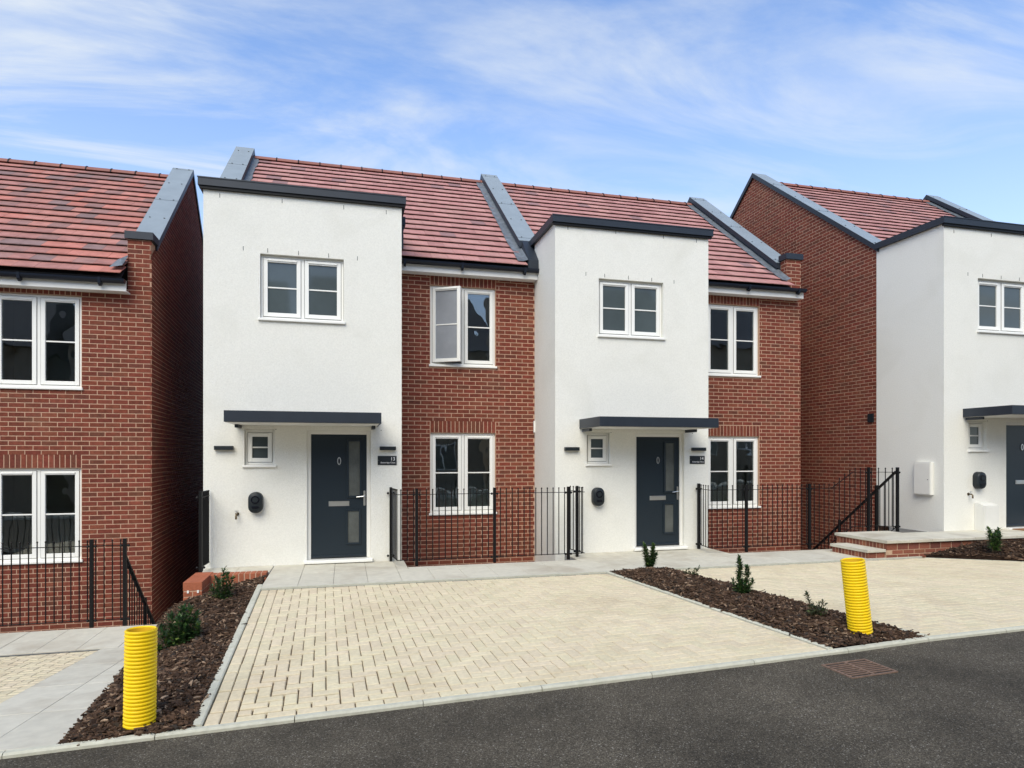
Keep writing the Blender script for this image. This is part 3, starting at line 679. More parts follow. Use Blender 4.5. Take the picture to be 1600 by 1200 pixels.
def zL(x, y):
    t = min(1, max(0, (y-4.95)/4.2)); xl, xr = lerp(-1.85, -2.3, t), -1.07; u = min(1, max(0, (x-xl)/(xr-xl)))
    return lerp(lerp(-1.955, -2.24, t), lerp(-1.90, -1.70, t), u**lerp(.8, .33, max(0, t*2-1))) + .05*math.sin(math.pi*u)*edge(y, 4.95, 9.3)
bed(quadfn((-1.86, 4.99), (-1.05, 4.955), (-1.105, 9.72), (-2.32, 9.20)), None, 15000, None, zL, 11, 'dark bark chips covering the sloping bed between the left path and the driveway')
def zM(x, y):
    t = (y-4.8)/3.95; xl, xr = lerp(4.11, 3.73, t), lerp(5.16, 4.61, t); u = min(1, max(0, (x-xl)/(xr-xl)))
    return lerp(-1.67, -1.69, t) + .075*math.sin(math.pi*u)**.7*edge(y, 4.78, 8.76) + .006
bed(quadfn((4.10, 4.785), (5.17, 4.80), (4.62, 8.75), (3.725, 8.75)), None, 15000, None, zM, 12, 'dark bark chips filling the strip between the two driveways')
def z3(x, y):
    e = max(0, min(1, (x - 9.35)/1.1)); f = max(0, min(1, (y - 7.6)/1.1)); return -1.67 + .20*e*f + .02
bed(quadfn((12.1, 6.0), (14.2, 6.0), (14.2, 8.62), (9.37, 8.70)), None, 12000, None, z3, 13, 'heap of bark chips against the brick side of the raised landing on the right', nu=40, nv=30)

# ------------------------------------------------------------------ raised landing and step (house on the right)
TZ = -1.40
ld = empty('raised_landing', (9.7, 9.2, SZ), None, None); ld['kind'] = 'structure'
B('landing_core', M_mortar_b, ld, 8.66, 16, 8.80, 9.595, -3.4, TZ-.052)
B('landing_core', M_mortar_b, ld, 8.66, 9.78, 9.60, 9.90, -3.4, TZ-.052)
for i in range(12):
    a = 8.63 + i*.46 + (.0 if i else 0); BB('landing_slab', M_slab, ld, a+.002, a+.457, 8.745, 9.598, TZ-.048, TZ, b=.004)
BB('landing_slab', M_slab, ld, 8.632, 9.80, 9.602, 9.93, TZ-.048, TZ, b=.004)
def lay_course(parent, O, ang, L, z, h, pitch, m):
    n = int(math.ceil(L/pitch - .3))
    for i in range(n):
        l = pitch - .01; s = (i+.5)*pitch
        o = bpy.data.objects.new('brick', brick_mesh(l, h, ang, m)); link(o, (O[0]+s*math.cos(ang), O[1]+s*math.sin(ang), z), parent)
M_brick_step = mat('brick_step', (.3,.12,.08), .85, var=.2, noise_amt=.2, noise_scale=30, bump=.5, bump_scale=90, spec=.2,
                   alts=[((.235,.082,.052),4),((.20,.07,.05),3),((.27,.105,.06),2)])
lay_course(ld, (8.66, 8.80), 0, 5.4, TZ-.112, .105, .225, M_brick_step)
lay_course(ld, (8.78, 8.80), 0, 5.3, TZ-.202, .063, .225, M_brick_step)
lay_course(ld, (8.66, 8.80), 0, 5.4, TZ-.275, .063, .225, M_brick_step)
lay_course(ld, (8.66, 9.90), -math.pi/2, 1.10, TZ-.112, .105, .075, M_brick_step)
st = empty('brick_step', (8.45, 9.2, SZ), None, None); st['kind'] = 'structure'
B('step_core', M_mortar_b, st, 8.315, 8.655, 8.83, 9.62, SZ-.3, -1.595)
BB('step_slab', M_slab, st, 8.285, 8.652, 8.79, 9.64, -1.593, -1.548, b=.004)
lay_course(st, (8.325, 8.83), 0, .34, -1.648, .095, .225*.75, M_brick_step)
lay_course(st, (8.315, 9.62), -math.pi/2, .80, -1.648, .095, .075, M_brick_step)
# slab right of step behind
slabs('path', 8.66, 9.60, 9.62, 9.64, flat(SZ-.3), .9, .9)

# brick edge walls round the left bed (pier and soldier course)
ew = empty('retaining_wall', (-1.94, 9.6, -2.3), 'low orange brick wall with a pier end above the bark bed', 'wall')
B('pier_core', M_mortar, ew, -2.044, -1.826, 9.254, 10.02, -3.4, -1.664)
zc = -1.662 - .1075
for i in range(4):
    BB('brick', M_brick_new, ew, -2.05, -1.82, 9.25 + i*.193 + (0 if i == 0 else .0), 9.25 + i*.193 + .179, -1.77, -1.660, b=.004)
for k in range(7):
    z = -1.815 - k*.073
    if k % 2 == 0:
        for a, b in ((-2.048, -1.943), (-1.929, -1.822)): BB('brick', M_brick_new, ew, a, b, 9.25, 9.36, z-.030, z+.030, b=.003)
    else: BB('brick', M_brick_new, ew, -2.048, -1.822, 9.25, 9.36, z-.030, z+.030, b=.003)
    for i in range(3):
        a = 9.37 + i*.225 - (.11 if k % 2 else 0); a = max(a, 9.365)
        mbb = MB(); mbb.box(-1.833, -1.822, a, a+.211, z-.030, z+.030); mbb.build('brick', M_brick_new, ew)
B('wall_core', M_mortar, ew, -1.825, -1.085, 9.769, 9.955, -3.3, -1.668)
n = 10; w = .745/n
for i in range(n):
    a = -1.822 + i*w; BB('brick', M_brick_new, ew, a+.0065, a+w-.0065, 9.765, 9.96, -1.89, -1.664, b=.005)
for a in (-2.0, -1.88):
    B('plastic_plug', M_upvc, ew, a, a+.022, 9.240, 9.249, -1.80, -1.765)

# ================================================================== HOUSES
def in_view(x, y, z):
    t = x*math.sin(YAW) + y*math.cos(YAW); r = x*math.cos(YAW) - y*math.sin(YAW)
    return t > 1 and -.82 < r/t < .82 and -.50 < z/t < .72
HG = 'new brick houses with white rendered bays'
h13 = empty('terraced_house', (.7, 11.8, SZ), 'house with the leftmost white bay and an open upstairs window in its brick front', 'house', HG)
h14 = empty('terraced_house', (6.4, 11.8, SZ), 'house with the middle white bay, joined to the right side of its neighbour', 'house', HG)
hL = empty('brick_house', (-5, 11.8, LZ), 'brick house at the left edge with a mottled red tile roof and grey gable capping', 'house', HG)
h3 = empty('brick_house', (13, 10.9, TZ), 'house at the right edge with a tall brick gable side and white rendered bay', 'house', HG)
BD = 11.8; FD = 10.55
def soldier_arch(x0, x1, z): return (x0-.0, x1+.0, z, z+.225)
def brick_front(house, x0, x1, z0, z1, wins, m, n_ind, zs, mort=M_mortar, inset=0):
    holes = [w[:4] for w in wins]; wall_panel('wall', mort, house, x0, x1 - inset, BD, .30, z0, z1, holes)
    zb = zs - .075*math.ceil((zs - z0)/.075)
    brickwork(house, (x0, BD), 0, x1-x0, zb, z1, m, [(a-x0, b-x0, c, d) for a, b, c, d in holes], [(a-x0, b-x0, d, min(d+.225, z1)) for a, b, c, d in holes], n_ind=n_ind, view=in_view)
# --- 13
w13g = (1.505, 2.73, -1.09, .42); w13u = (1.505, 2.73, 1.63, 3.12)
brick_front(h13, .888, 3.494, -3.2, 3.33, [w13g, w13u], M_brick, 300, -1.09+.0)
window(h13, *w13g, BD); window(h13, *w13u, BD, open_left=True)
# --- 14
w14g = (7.165, 8.39, -1.09, .42-.03); w14u = (7.165, 8.39, 1.63, 3.12)
w14g = (7.165, 8.39, -1.09, .40)
brick_front(h14, 6.426, 9.40, -3.2, 3.33, [w14g, w14u], M_brick, 300, -1.09)
window(h14, *w14g, BD); window(h14, *w14u, BD)
B('inner_wall_window', M_upvc, h14, 7.3, 7.34, 13.5, 13.54, -.6, .5)
# --- left
wLg = (-5.33, -4.105, -1.71, -.20); wLu = (-5.33, -4.105, 1.05, 2.565)
hg = [wLg, wLu, (-7.6, -6.4, -1.71, -.2), (-7.6, -6.4, 1.05, 2.565)]
brick_front(hL, -8.6, -3.085, -3.3, 2.72, hg, M_brick, 300, -1.71, inset=.02)
window(hL, *wLg, BD); window(hL, *wLu, BD); window(hL, *hg[2], BD); window(hL, *hg[3], BD)
# kneeler pier of the left house above the eaves
B('kneeler', M_mortar, hL, -3.44, -3.105, BD, BD+.30, 2.72, 3.54)
brickwork(hL, (-3.44, BD), 0, .355, 2.715+.0, 3.54, M_brick, n_ind=40, view=in_view)
ROOFS = {}
skL = lambda d: -.0487*(d - BD)
LE = 2.85
roof(hL, -8.6, -3.46, 11.48, LE, 15.6, M_tileL, n_ind=220, skew=skL)
parapet(hL, -3.475, -3.055, 12.08, LE, 11.48, 15.6, skew=skL, clad=True, lead_left=False)
kc = MB(); kc.box(-3.475, -3.055, 11.755, 12.10, 3.545, 3.665); kc.build('kneeler_cap', M_anth, hL)
l = MB(); l.add([(-3.62, 11.50, 2.985), (-3.43, 11.50, 3.03), (-3.43, 11.86, 3.31), (-3.60, 11.83, 3.20), (-3.50, 11.66, 3.18)], [(0,1,4), (1,2,4), (2,3,4), (3,0,4)]); l.build('lead_flashing', M_lead, hL)
gutter(hL, -8.6, -3.40, BD-.0, LE-.02, brackets=(-7.0, -5.9, -4.85, -3.75))
# gable walls
def gable(house, x, skew, d0, d1, dr, e_d, e_z, zb, th, m_, outward, extra=.10, name='gable_wall'):
    rz = lambda d: e_z + SL*((d if d <= dr else 2*dr-d) - e_d) + extra
    pts = [(d0, zb), (d1, zb), (d1, rz(d1)), (dr, rz(dr)), (d0, rz(d0))]
    mb = MB(); n = len(pts); xo = lambda d: x + skew(d)
    mb.add([(xo(p[0]), p[0], p[1]) for p in pts] + [(xo(p[0]) - outward*th, p[0], p[1]) for p in pts],
           [tuple(range(n)), tuple(range(n, 2*n))[::-1]] + [(i, (i+1) % n, (i+1) % n + n, i+n) for i in range(n)])
    mb.build(name, m_, house); return rz
rzL = gable(hL, -3.085, skL, 11.805, 19.4, 15.6, 11.48, LE, -3.3, .3, M_mortar, 1)
angL = math.atan2(1, -.0487)
cL = math.cos(angL - math.pi/2); 
brickwork(hL, (-3.085, 11.8), angL, 7.5, -3.285, 6.3, M_brick, top=lambda s: rzL(11.8+s)+.10, n_ind=0)
B('rear_wall', M_mortar_b, hL, -8.6, -3.5, 19.3, 19.5, -3.3, 3.0)
B('side_wall', M_mortar_b, hL, -8.8, -8.605, 11.8, 19.4, -3.3, 3.3)
# roofs of the pair
HE = 3.47
roof(h13, -1.97, 3.26, 11.48, HE, 15.6, M_tile13, hide=lambda x, d: x < .78 and d < 12.05, n_ind=300)
roof(h14, 3.62, 8.99, 11.48, HE, 15.6, M_tile13, hide=lambda x, d: x < 6.32 and d < 12.05, n_ind=300)
parapet(h13, -2.37, -1.98, 12.7, HE, 11.48, 15.6, lead_right=True)
parapet(h13, 3.24, 3.64, 12.0, HE, 11.48, 15.6, lead_left=True, lead_from=11.56, clad_low=True)
parapet(h14, 8.95, 9.375, 12.0, HE, 11.48, 15.6, lead_left=True, lead_from=11.62)
# lower, narrow part of the party upstand beside the bay of number 14
u = MB(); rz = lambda d: HE + SL*(d-11.48)
u.hexa([(3.28, 11.52, rz(11.52)-.06), (3.488, 11.52, rz(11.52)-.06), (3.488, 12.0, rz(12.0)-.06), (3.28, 12.0, rz(12.0)-.06)],
       [(3.30, 11.52, rz(11.52)+.13), (3.488, 11.52, rz(11.52)+.13), (3.488, 12.0, rz(12.0)+.262), (3.30, 12.0, rz(12.0)+.262)]); u.build('upstand_end', M_anth, h13)
gutter(h13, .90, 3.486, BD, 3.485, brackets=(1.02, 2.05, 3.22))
gutter(h14, 6.44, 9.30, BD, 3.485, brackets=(6.9, 7.95, 9.12))
B('kneeler', M_mortar, h14, 9.06, 9.40, BD, BD+.30, 3.33, 4.16)
brickwork(h14, (9.06, BD), 0, .34, 3.335, 4.16, M_brick, n_ind=36, view=in_view)
brickwork(h14, (9.06, 12.1), -math.pi/2, .30, 3.335, 4.16, M_brick, n_ind=24, view=in_view)
kc = MB(); kc.box(9.02, 9.44, 11.76, 12.02, 4.165, 4.285); kc.build('kneeler_cap', M_anth, h14)
gable(h14, 9.40, lambda d: 0, 11.805, 19.4, 15.6, 11.48, HE, -3.2, .3, M_mortar_b, 1)
g13 = gable(h13, -2.33, lambda d: 0, 12.1, 19.4, 15.6, 11.48, HE, -3.2, .3, M_mortar, -1)
brickwork(h13, (-2.33, 19.4), -math.pi/2, 7.3, -3.2, 6.9, M_brick, top=lambda s_: g13(19.4-s_)+.1, n_ind=0)
B('rear_wall', M_mortar_b, h13, -2.3, 3.49, 19.3, 19.5, -3.2, 3.6); B('rear_wall', M_mortar_b, h14, 3.5, 9.4, 19.3, 19.5, -3.2, 3.6)
# rainwater hopper beside the bay of number 13
m = MB(); m.box(.892, .985, 10.98, 11.12, 3.88, 4.02); m.prism([(.892, 3.72), (.94, 3.72), (.975, 3.88), (.892, 3.88)], 'y', 11.0, 11.1); m.tube([(.925, 11.05, 3.74), (.925, 11.05, 3.5)], .034, 10)
m.build('rainwater_hopper', M_gutter, h13)

# --- white bays
def text_mesh(txt, size):
    cu = bpy.data.curves.new('t', 'FONT'); cu.body = txt; cu.size = size; cu.extrude = .0006; cu.resolution_u = 3
    o = bpy.data.objects.new('t', cu); COL.objects.link(o); bpy.context.view_layer.update()
    dg = bpy.context.evaluated_depsgraph_get(); me = bpy.data.meshes.new_from_object(o.evaluated_get(dg)); bpy.data.objects.remove(o)
    return me
def put_text(txt, size, xr, y, z, parent, name):
    me = text_mesh(txt, size); vs_ = [v.co.copy() for v in me.vertices]; mx = max(v.x for v in vs_)
    q = MB(); q.add([(xr - mx + v.x, y - v.z, z + v.y) for v in vs_], [tuple(p.vertices) for p in me.polygons]); o = q.build(name, M_white_txt, parent); bpy.data.meshes.remove(me); return o
def charger(X, yf, dz, label):
    c = empty('wall_charger', (X+.745, yf, -.87+dz), label, 'ev charger', 'dark wall chargers beside the doors')
    prof = rrect(X+.64, X+.85, -.873+dz, -.553+dz, .098, 6); cx, cz = X+.745, -.713+dz
    mb = MB(); n = len(prof); L1 = [(p[0], yf-.001, p[1]) for p in prof]; L2 = [(p[0], yf-.085, p[1]) for p in prof]
    L3 = [(cx+(p[0]-cx)*.93, yf-.108, cz+(p[1]-cz)*.95) for p in prof]; L4 = [(cx+(p[0]-cx)*.80, yf-.117, cz+(p[1]-cz)*.85) for p in prof]
    mb.add(L1+L2+L3+L4, [(i+k*n, (i+1) % n+k*n, (i+1) % n+(k+1)*n, i+(k+1)*n) for k in range(3) for i in range(n)] + [tuple(range(3*n, 4*n))]); mb.build('charger_body', M_plastic, c, smooth=True)
    s = MB(); s.prism(oval(cx, cz+.045, .062, .062, 24), 'y', yf-.124, yf-.116); k = s.build('socket', M_plastic2, c)
    s = MB(); o = oval(cx, cz+.045, .040, .040, 20); s.prism(o, 'y', yf-.129, yf-.1242); s.build('socket_flap', M_plastic, c)
    s = MB(); s.prism(rrect(cx-.052, cx+.052, cz-.088, cz-.052, .014, 3), 'y', yf-.1245, yf-.1165); s.build('display', M_plastic2, c)
def tap(x, yf, z, label):
    t = empty('outdoor_tap', (x, yf, z), label, 'tap', 'outdoor taps on the white bays')
    m = MB(); m.tube([(x, yf, z), (x, yf-.07, z), (x-.004, yf-.09, z-.02), (x-.004, yf-.095, z-.075)], [.012, .012, .013, .015], 8); m.build('tap_body', M_brass, t, smooth=True)
    m = MB(); m.tube([(x, yf-.05, z), (x, yf-.05, z+.045)], .007, 6); m.box(x-.03, x+.03, yf-.058, yf-.042, z+.042, z+.052); m.build('tap_handle', M_chrome, t)
    m = MB(); m.tube([(x, yf, z), (x, yf-.006, z)], .028, 12); m.build('wall_plate', M_brass, t)
def wall_light(x0, x1, yf, dz, label):
    c = empty('wall_light', ((x0+x1)/2, yf, .087+dz), label, 'wall light', 'slim dark wall lights beside the doors')
    BB('light_body', M_plastic, c, x0, x1, yf-.075, yf-.008, .087+dz, .147+dz, b=.004); B('back_plate', M_plastic, c, x0+.03, x1-.03, yf-.008, yf, .095+dz, .14+dz)
def plaque(X, yf, dz, num, label):
    p = empty('number_plaque', (X+2.715, yf, -.152+dz), label, 'house number sign', 'slate house number plaques')
    x0, x1, z0, z1 = X+2.565, X+2.865, -.150+dz, -.003+dz
    BB('plate', M_plastic, p, x0, x1, yf-.012, yf-.0005, z0, z1, b=.002)
    put_text(num, .078, x1-.028, yf-.0135, z0+.074, p, 'house_number'); put_text('Betteridge Close', .034, x1-.022, yf-.0135, z0+.028, p, 'street_name')
    B('screw', M_chrome, p, x0+.012, x0+.018, yf-.0135, yf-.0122, (z0+z1)/2, (z0+z1)/2+.006)
def bay(house, X, yf, yb_l, yb_r, dz=0, ztop=4.04, W_=2.945, side_len=1.25, cz=0, back=12.15, cop=.4, w=None, plinth=-3.2):
    x1 = X + W_
    hw = (X+.80, X+2.04, 2.07+dz, 3.10+dz); hs = (X+.575, X+1.01, -.18+dz, .40+dz); hd = (X+1.485, X+2.455, -1.69+dz, .40+dz)
    wall_panel('bay_front', M_render, house, X, x1, yf, .16, plinth, ztop, [hw, hs, (hd[0], hd[1], hd[2], hd[3])])
    B('bay_side', M_render, house, X, X+.15, yf+.161, yb_l, plinth, ztop); B('bay_side', M_render, house, x1-.15, x1, yf+.161, yb_r, plinth, ztop)
    window(house, *hw, yf, rec=.07, glass=M_frost, room=False); window(house, *hs, yf, rec=.07, n=1, glass=M_frost, room=False)
    front_door(house, X, yf, dz)
    # parapet coping: dark metal edge all round and a flat roof
    o = .065; c = MB(); c.box(X-o, x1+o, yf-o, yf+.28, ztop+cz-.002, ztop+cz+.12); c.box(X-o, X+.28, yf+.281, yb_l+cop, ztop+cz-.002, ztop+cz+.12) ; c.box(x1-.28, x1+o, yf+.281, yb_r+cop, ztop+cz-.002, ztop+cz+.12)
    c.box(X-o-.008, x1+o+.008, yf-o-.008, yf-o-.001, ztop+cz+.105, ztop+cz+.122)
    c.build('parapet_coping', M_anth, house)
    e = MB(); e.box(X-o+.02, x1+o-.02, yf-o+.02, yf-.001, ztop-.045, ztop-.003); e.build('drip_trim', M_black, house)
    B('flat_roof', M_lead, house, X+.15, x1-.15, yf+.28, back, ztop-.10, ztop-.02)
    # canopy
    a, b, d = X+.44, X+2.575, yf-.93; k = BB('canopy', M_anth, house, a, b, d, yf-.002, .47+dz, .628+dz, b=.004)
    B('canopy_soffit', M_upvc_dull, k, a+.03, b-.03, d+.03, yf-.01, .464+dz, .469+dz)
    for xx in (a+.05, b-.11): B('canopy_bracket', M_anth, k, xx, xx+.05, yf-.34, yf-.012, .415+dz, .4635+dz)
    # weep slots
    for px, pz in ((.23, 3.97), (1.12, 3.975), (2.04, 3.965), (2.70, 3.95), (.56, 3.17), (.91, 3.165), (1.36, 3.16), (1.81, 3.155), (2.25, 3.145)):
        if pz > 3.5 and dz: pz += 0
        zz_ = pz + dz if pz < 3.5 else pz + dz - .03
        B('weep_vent', M_plastic, house, X+px-.0035, X+px+.0035, yf-.004, yf-.0005, zz_-.045, zz_+.02)
    for px in (1.03, 2.62): B('soffit_hole', M_plastic, house, X+px-.006, X+px+.006, yf-.003, yf-.0005, .40+dz, .412+dz)
X13, X14, X3 = -2.06, 3.49, 10.75
bay(h13, X13, FD, 12.05, 11.79, ztop=4.045); bay(h14, X14, FD, 11.79, 11.79, ztop=4.0)
charger(X13, FD, 0, 'dark oval car charger on the left white bay, left of the number 13 door')
charger(X14+.02, FD, 0, 'dark oval car charger on the middle white bay, left of the number 14 door')
tap(-1.585, FD, -.885, 'small brass tap low on the left white bay near the charger')
wall_light(-1.90, -1.635, FD, 0, 'slim dark wall light at the left end of the leftmost white bay')
wall_light(.535, .79, FD, 0, 'slim dark wall light right of the leftmost front door')
wall_light(3.65, 3.91, FD, 0, 'slim dark wall light at the left end of the middle white bay')
wall_light(6.085, 6.35, FD, 0, 'slim dark wall light right of the middle front door')
plaque(X13, FD, 0, '13', 'dark plaque reading 13 right of the left front door')
plaque(X14, FD, 0, '14', 'dark plaque reading 14 right of the middle front door')
# blind patch of white side trim where brick meets bay of 14
B('wall_bracket', M_upvc, h14, 3.462, 3.488, 11.74, 11.785, .44, .66)
# --- right house
F3 = 9.6; D3 = .25
bay(h3, X3, F3, 11.17, 10.9, dz=D3, ztop=4.30, cz=.0, back=11.4, cop=-.02, plinth=-1.45)
charger(X3+.03, F3, D3, 'dark oval car charger on the right-hand white bay by the edge of the picture')
tap(X3+.57, F3, -.72, 'small tap on the right-hand white bay above the white floor cabinet')
gz = gable(h3, X3+.005, lambda d: 0, 11.175, 20.5, 15.36, 10.62, 3.72, -3.1, .3, M_mortar, -1, extra=.12)
brickwork(h3, (X3+.005, 20.5), -math.pi/2, 9.325, -3.095, 7.7, M_brick, top=lambda s: gz(20.5-s)+.09, n_ind=300, view=lambda x, y, z: in_view(x, y, z) and y < 15.5)
roof(h3, 11.12, 16.6, 10.62, 3.72, 15.36, M_tile13, hide=lambda x, d: x < 13.6 and d < 11.0, n_ind=300, rows=21)
parapet(h3, 10.70, 11.12, 11.10, 3.72, 10.62, 15.36, clad=True)
parapet(h3, 16.55, 16.97, 10.9, 3.72, 10.62, 15.36, lead_left=True)
B('wall', M_mortar, h3, X3+2.946, 16.6, 10.85, 11.1, -1.45, 3.7); B('rear_wall', M_mortar_b, h3, 10.76, 16.6, 20.2, 20.4, -1.45, 3.9); B('side_wall', M_mortar_b, h3, 16.61, 16.9, 10.9, 20.3, -1.45, 4.2)
brickwork(h3, (X3+2.95, 10.85), 0, 16.9-X3-2.95, -1.445, 3.75, M_brick, n_ind=0)
B('side_vent', M_plastic, h3, X3-.03, X3-.003, 11.235, 11.38, .705, .885)
mc = empty('meter_cabinet', (X3-.04, 10.0, -.745), 'white meter cabinet fixed on the side of the right-hand white bay', 'meter cabinet')
BB('cabinet_body', M_box, mc, X3-.075, X3-.002, 9.81, 10.185, -.745, -.122, b=.006); B('cabinet_door', M_box, mc, X3-.083, X3-.0755, 9.825, 10.17, -.73, -.15); B('lock', M_plastic, mc, X3-.088, X3-.0835, 9.86, 9.875, -.46, -.445)
fc = empty('floor_cabinet', (11.63, 9.5, TZ), 'white floor cabinet standing on the landing left of the right-hand door', 'meter cabinet')
m = MB(); m.prism([(9.40, TZ), (F3-.003, TZ), (F3-.003, -.885), (9.53, -.885), (9.40, -.93)], 'x', 11.46, 11.81); m.build('cabinet_body', M_box, fc); B('cabinet_door', M_box, fc, 11.475, 11.795, 9.392, 9.399, TZ+.03, -.95)
dm = BB('doormat', M_coir, None, 12.25, 13.0, 9.22, 9.49, TZ+.001, TZ+.02, b=.004, label='brown coir doormat in front of the right-hand door', cat='doormat')

# ------------------------------------------------------------------ railings
def railing(label, path, zb, posts, zt=None, step=.0975, ball=True, group='black metal railings round the lightwells', handrail=False, thick=.008, bars=True):
    """path: list of (x,y) ; zb: base heights per point; posts: list of (x,y,z_base)"""
    g = empty('metal_railing', (path[0][0], path[0][1], zb[0]), label, 'railing', group)
    for (x, y, z) in posts:
        B('post', M_black, g, x-.021, x+.021, y-.021, y+.021, z, z+1.185)
        for zz in (1.09, .09):
            if not handrail:
                c = MB(); c.ball((x-.045, y, z+zz), .020); c.ball((x+.045, y, z+zz), .020); c.build('rail_clamp', M_black, g)
    for i in range(len(path)-1):
        (x0, y0), (x1, y1) = path[i], path[i+1]; z0, z1 = zb[i], zb[i+1]; L_ = math.hypot(x1-x0, y1-y0)
        hi = 1.09 if not handrail else 1.10
        for h, nm, t in ((hi, 'top_rail', .010 if not handrail else .022), (.09, 'bottom_rail', .010)):
            dx, dy = (x1-x0)/L_, (y1-y0)/L_; nx, ny = -dy*t, dx*t
            a = [(x0+nx, y0+ny, z0+h), (x0-nx, y0-ny, z0+h), (x1-nx, y1-ny, z1+h), (x1+nx, y1+ny, z1+h)]
            th = .009 if not handrail or h < .5 else .04
            MB().hexa(a, [(x, y, z+th) for x, y, z in a]).build(nm, M_black, g)
        n = max(1, int(L_/step))
        for k in range(n):
            t = (k+.5)/n; x, y, z = lerp(x0, x1, t), lerp(y0, y1, t), lerp(z0, z1, t)
            if any(math.hypot(x-p[0], y-p[1]) < .035 for p in posts): continue
            b = MB(); b.tube([(x, y, z+.085), (x, y, z+(1.16 if ball else 1.10))], thick, 6)
            if ball: b.ball((x, y, z+1.165), .0135)
            b.build('baluster', M_black, g)
    return g
RY = 9.97
# left neighbour
railing('black railing in front of the left-hand house window', [(-7.6, 9.83), (-3.30, 9.83), (-2.90, 9.83)], [LZ, LZ, LZ], [(-5.6, 9.83, LZ), (-3.30, 9.83, LZ), (-2.90, 9.83, LZ)])
hr = railing('sloping black handrail going down between the left-hand house and number 13', [(-2.90, 9.86), (-2.90, 12.4)], [LZ-.20, LZ-.20-2.35], [(-2.90, 10.75, LZ-1.0), (-2.9, 11.6, LZ-1.8)], handrail=True, ball=False, group=None, step=.11)
# 13: left return, right return + front
railing('short black railing return left of the number 13 bay', [(-2.00, 10.08), (-1.975, 10.53)], [SZ, SZ], [(-2.00, 10.06, SZ)], step=.05)
railing('black railing along the lightwell between the doors of numbers 13 and 14', [(.715, 10.52), (.775, RY), (3.80, RY), (3.72, 10.5)], [SZ]*4, [(1.065, RY, SZ), (2.29, RY, SZ), (3.525, RY, SZ), (.71, 10.50, SZ), (3.76, 10.2, SZ)], step=.0975)
railing('black railing in front of the ground floor window of number 14', [(6.20, 10.52), (6.10, RY), (8.12, RY)], [SZ]*3, [(6.83, RY, SZ), (8.13, RY, SZ), (6.21, 10.50, SZ)])
railing('black railing stepping up to the raised landing on the right', [(8.18, RY), (8.60, RY), (9.05, 9.96), (9.40, 9.96), (9.86, 9.80)], [SZ, SZ, TZ+.0, TZ+.0, TZ+.0], [(9.40, 9.95, TZ), (9.88, 9.78, TZ)])
railing('sloping black stair handrail going down behind the landing on the right', [(9.86, 9.80), (9.86, 12.2)], [TZ-.02, TZ-1.95], [(9.86, 10.25, TZ-.35), (9.86, 11.2, TZ-1.1)], handrail=True, ball=False, group=None, step=.10)
# stairs down in the two gaps
def stairs(x0, x1, y0, z0, n, rise, going):
    g = empty('stairs', ((x0+x1)/2, y0, z0 - n*rise), None, None); g['kind'] = 'structure'
    for i in range(n): B('stair_tread', M_concdark, g, x0, x1, y0 + i*going, y0 + (i+1)*going, -3.3, z0 - (i+1)*rise)
stairs(-2.86, -2.08, 9.84, LZ, 6, .13, .23); stairs(9.90, 10.74, 9.92, TZ, 10, .165, .22)

# ------------------------------------------------------------------ yellow ducts
def duct(x, y, z, h, lean, label, r=.104):
    g = empty('ducting_pipe', (x, y, z), label, 'pipe', 'yellow corrugated pipes standing in the bark')
    M = Matrix.Translation((x, y, z)) @ Matrix.Rotation(lean[0], 4, 'Y') @ Matrix.Rotation(lean[1], 4, 'X')
    pitch = .0262; nr = int((h+.08)/pitch); n = 40; prof = []
    for k in range(nr):
        zz = -.08 + k*pitch
        for a, rr_ in ((0, r-.009), (.16, r-.007), (.30, r-.001), (.42, r), (.72, r), (.84, r-.001), (.96, r-.008)): prof.append((rr_, zz + a*pitch))
    top = -.08 + nr*pitch; prof += [(r-.006, top), (r-.013, top), (r-.014, top-.01)]
    vs_ = [tuple(M @ Vector((rr_*math.cos(2*math.pi*i/n), rr_*math.sin(2*math.pi*i/n), zz))) for rr_, zz in prof for i in range(n)]
    fs = [(j*n+i, j*n+(i+1) % n, (j+1)*n+(i+1) % n, (j+1)*n+i) for j in range(len(prof)-1) for i in range(n)]
    MB().add(vs_, fs).build('pipe_wall', M_yellow, g, smooth=True)
    vs_ = [tuple(M @ Vector(((r-.014)*math.cos(2*math.pi*i/n), (r-.014)*math.sin(2*math.pi*i/n), zz))) for zz in (top-.01, -.05) for i in range(n)]
    MB().add(vs_, [(i, (i+1) % n, n+(i+1) % n, n+i) for i in range(n)]).build('pipe_bore', M_yellow_in, g, smooth=True)
duct(-1.415, 5.115, -1.915, .69, (R(.6), R(-1)), 'upright yellow corrugated pipe at the front of the left bark bed')
duct(4.635, 5.00, -1.665, .71, (R(-6.5), R(-1)), 'leaning yellow corrugated pipe at the front of the middle bark bed')

# ------------------------------------------------------------------ garden fences closing the gaps behind the houses
M_wood = mat('fence_timber', (.22,.14,.085), .85, var=.15, noise_amt=.25, noise_scale=14, bump=.4)
for x0, x1, y, z, lab in ((-3.45, -2.34, 19.6, -3.15, 'timber garden fence at the back of the left gap between the houses'), (9.42, 10.74, 19.6, -3.1, 'timber garden fence at the back of the right gap between the houses')):
    g = empty('garden_fence', ((x0+x1)/2, y, z), lab, 'fence')
    n = int((x1-x0)/.125)
    for i in range(n): a = x0 + (x1-x0)*i/n; B('board', M_wood, g, a+.003, a+(x1-x0)/n-.003, y+(i % 2)*.012, y+.02+(i % 2)*.012, z, z+2.4)
    B('fence_rail', M_wood, g, x0, x1, y+.034, y+.08, z+1.9, z+1.97)
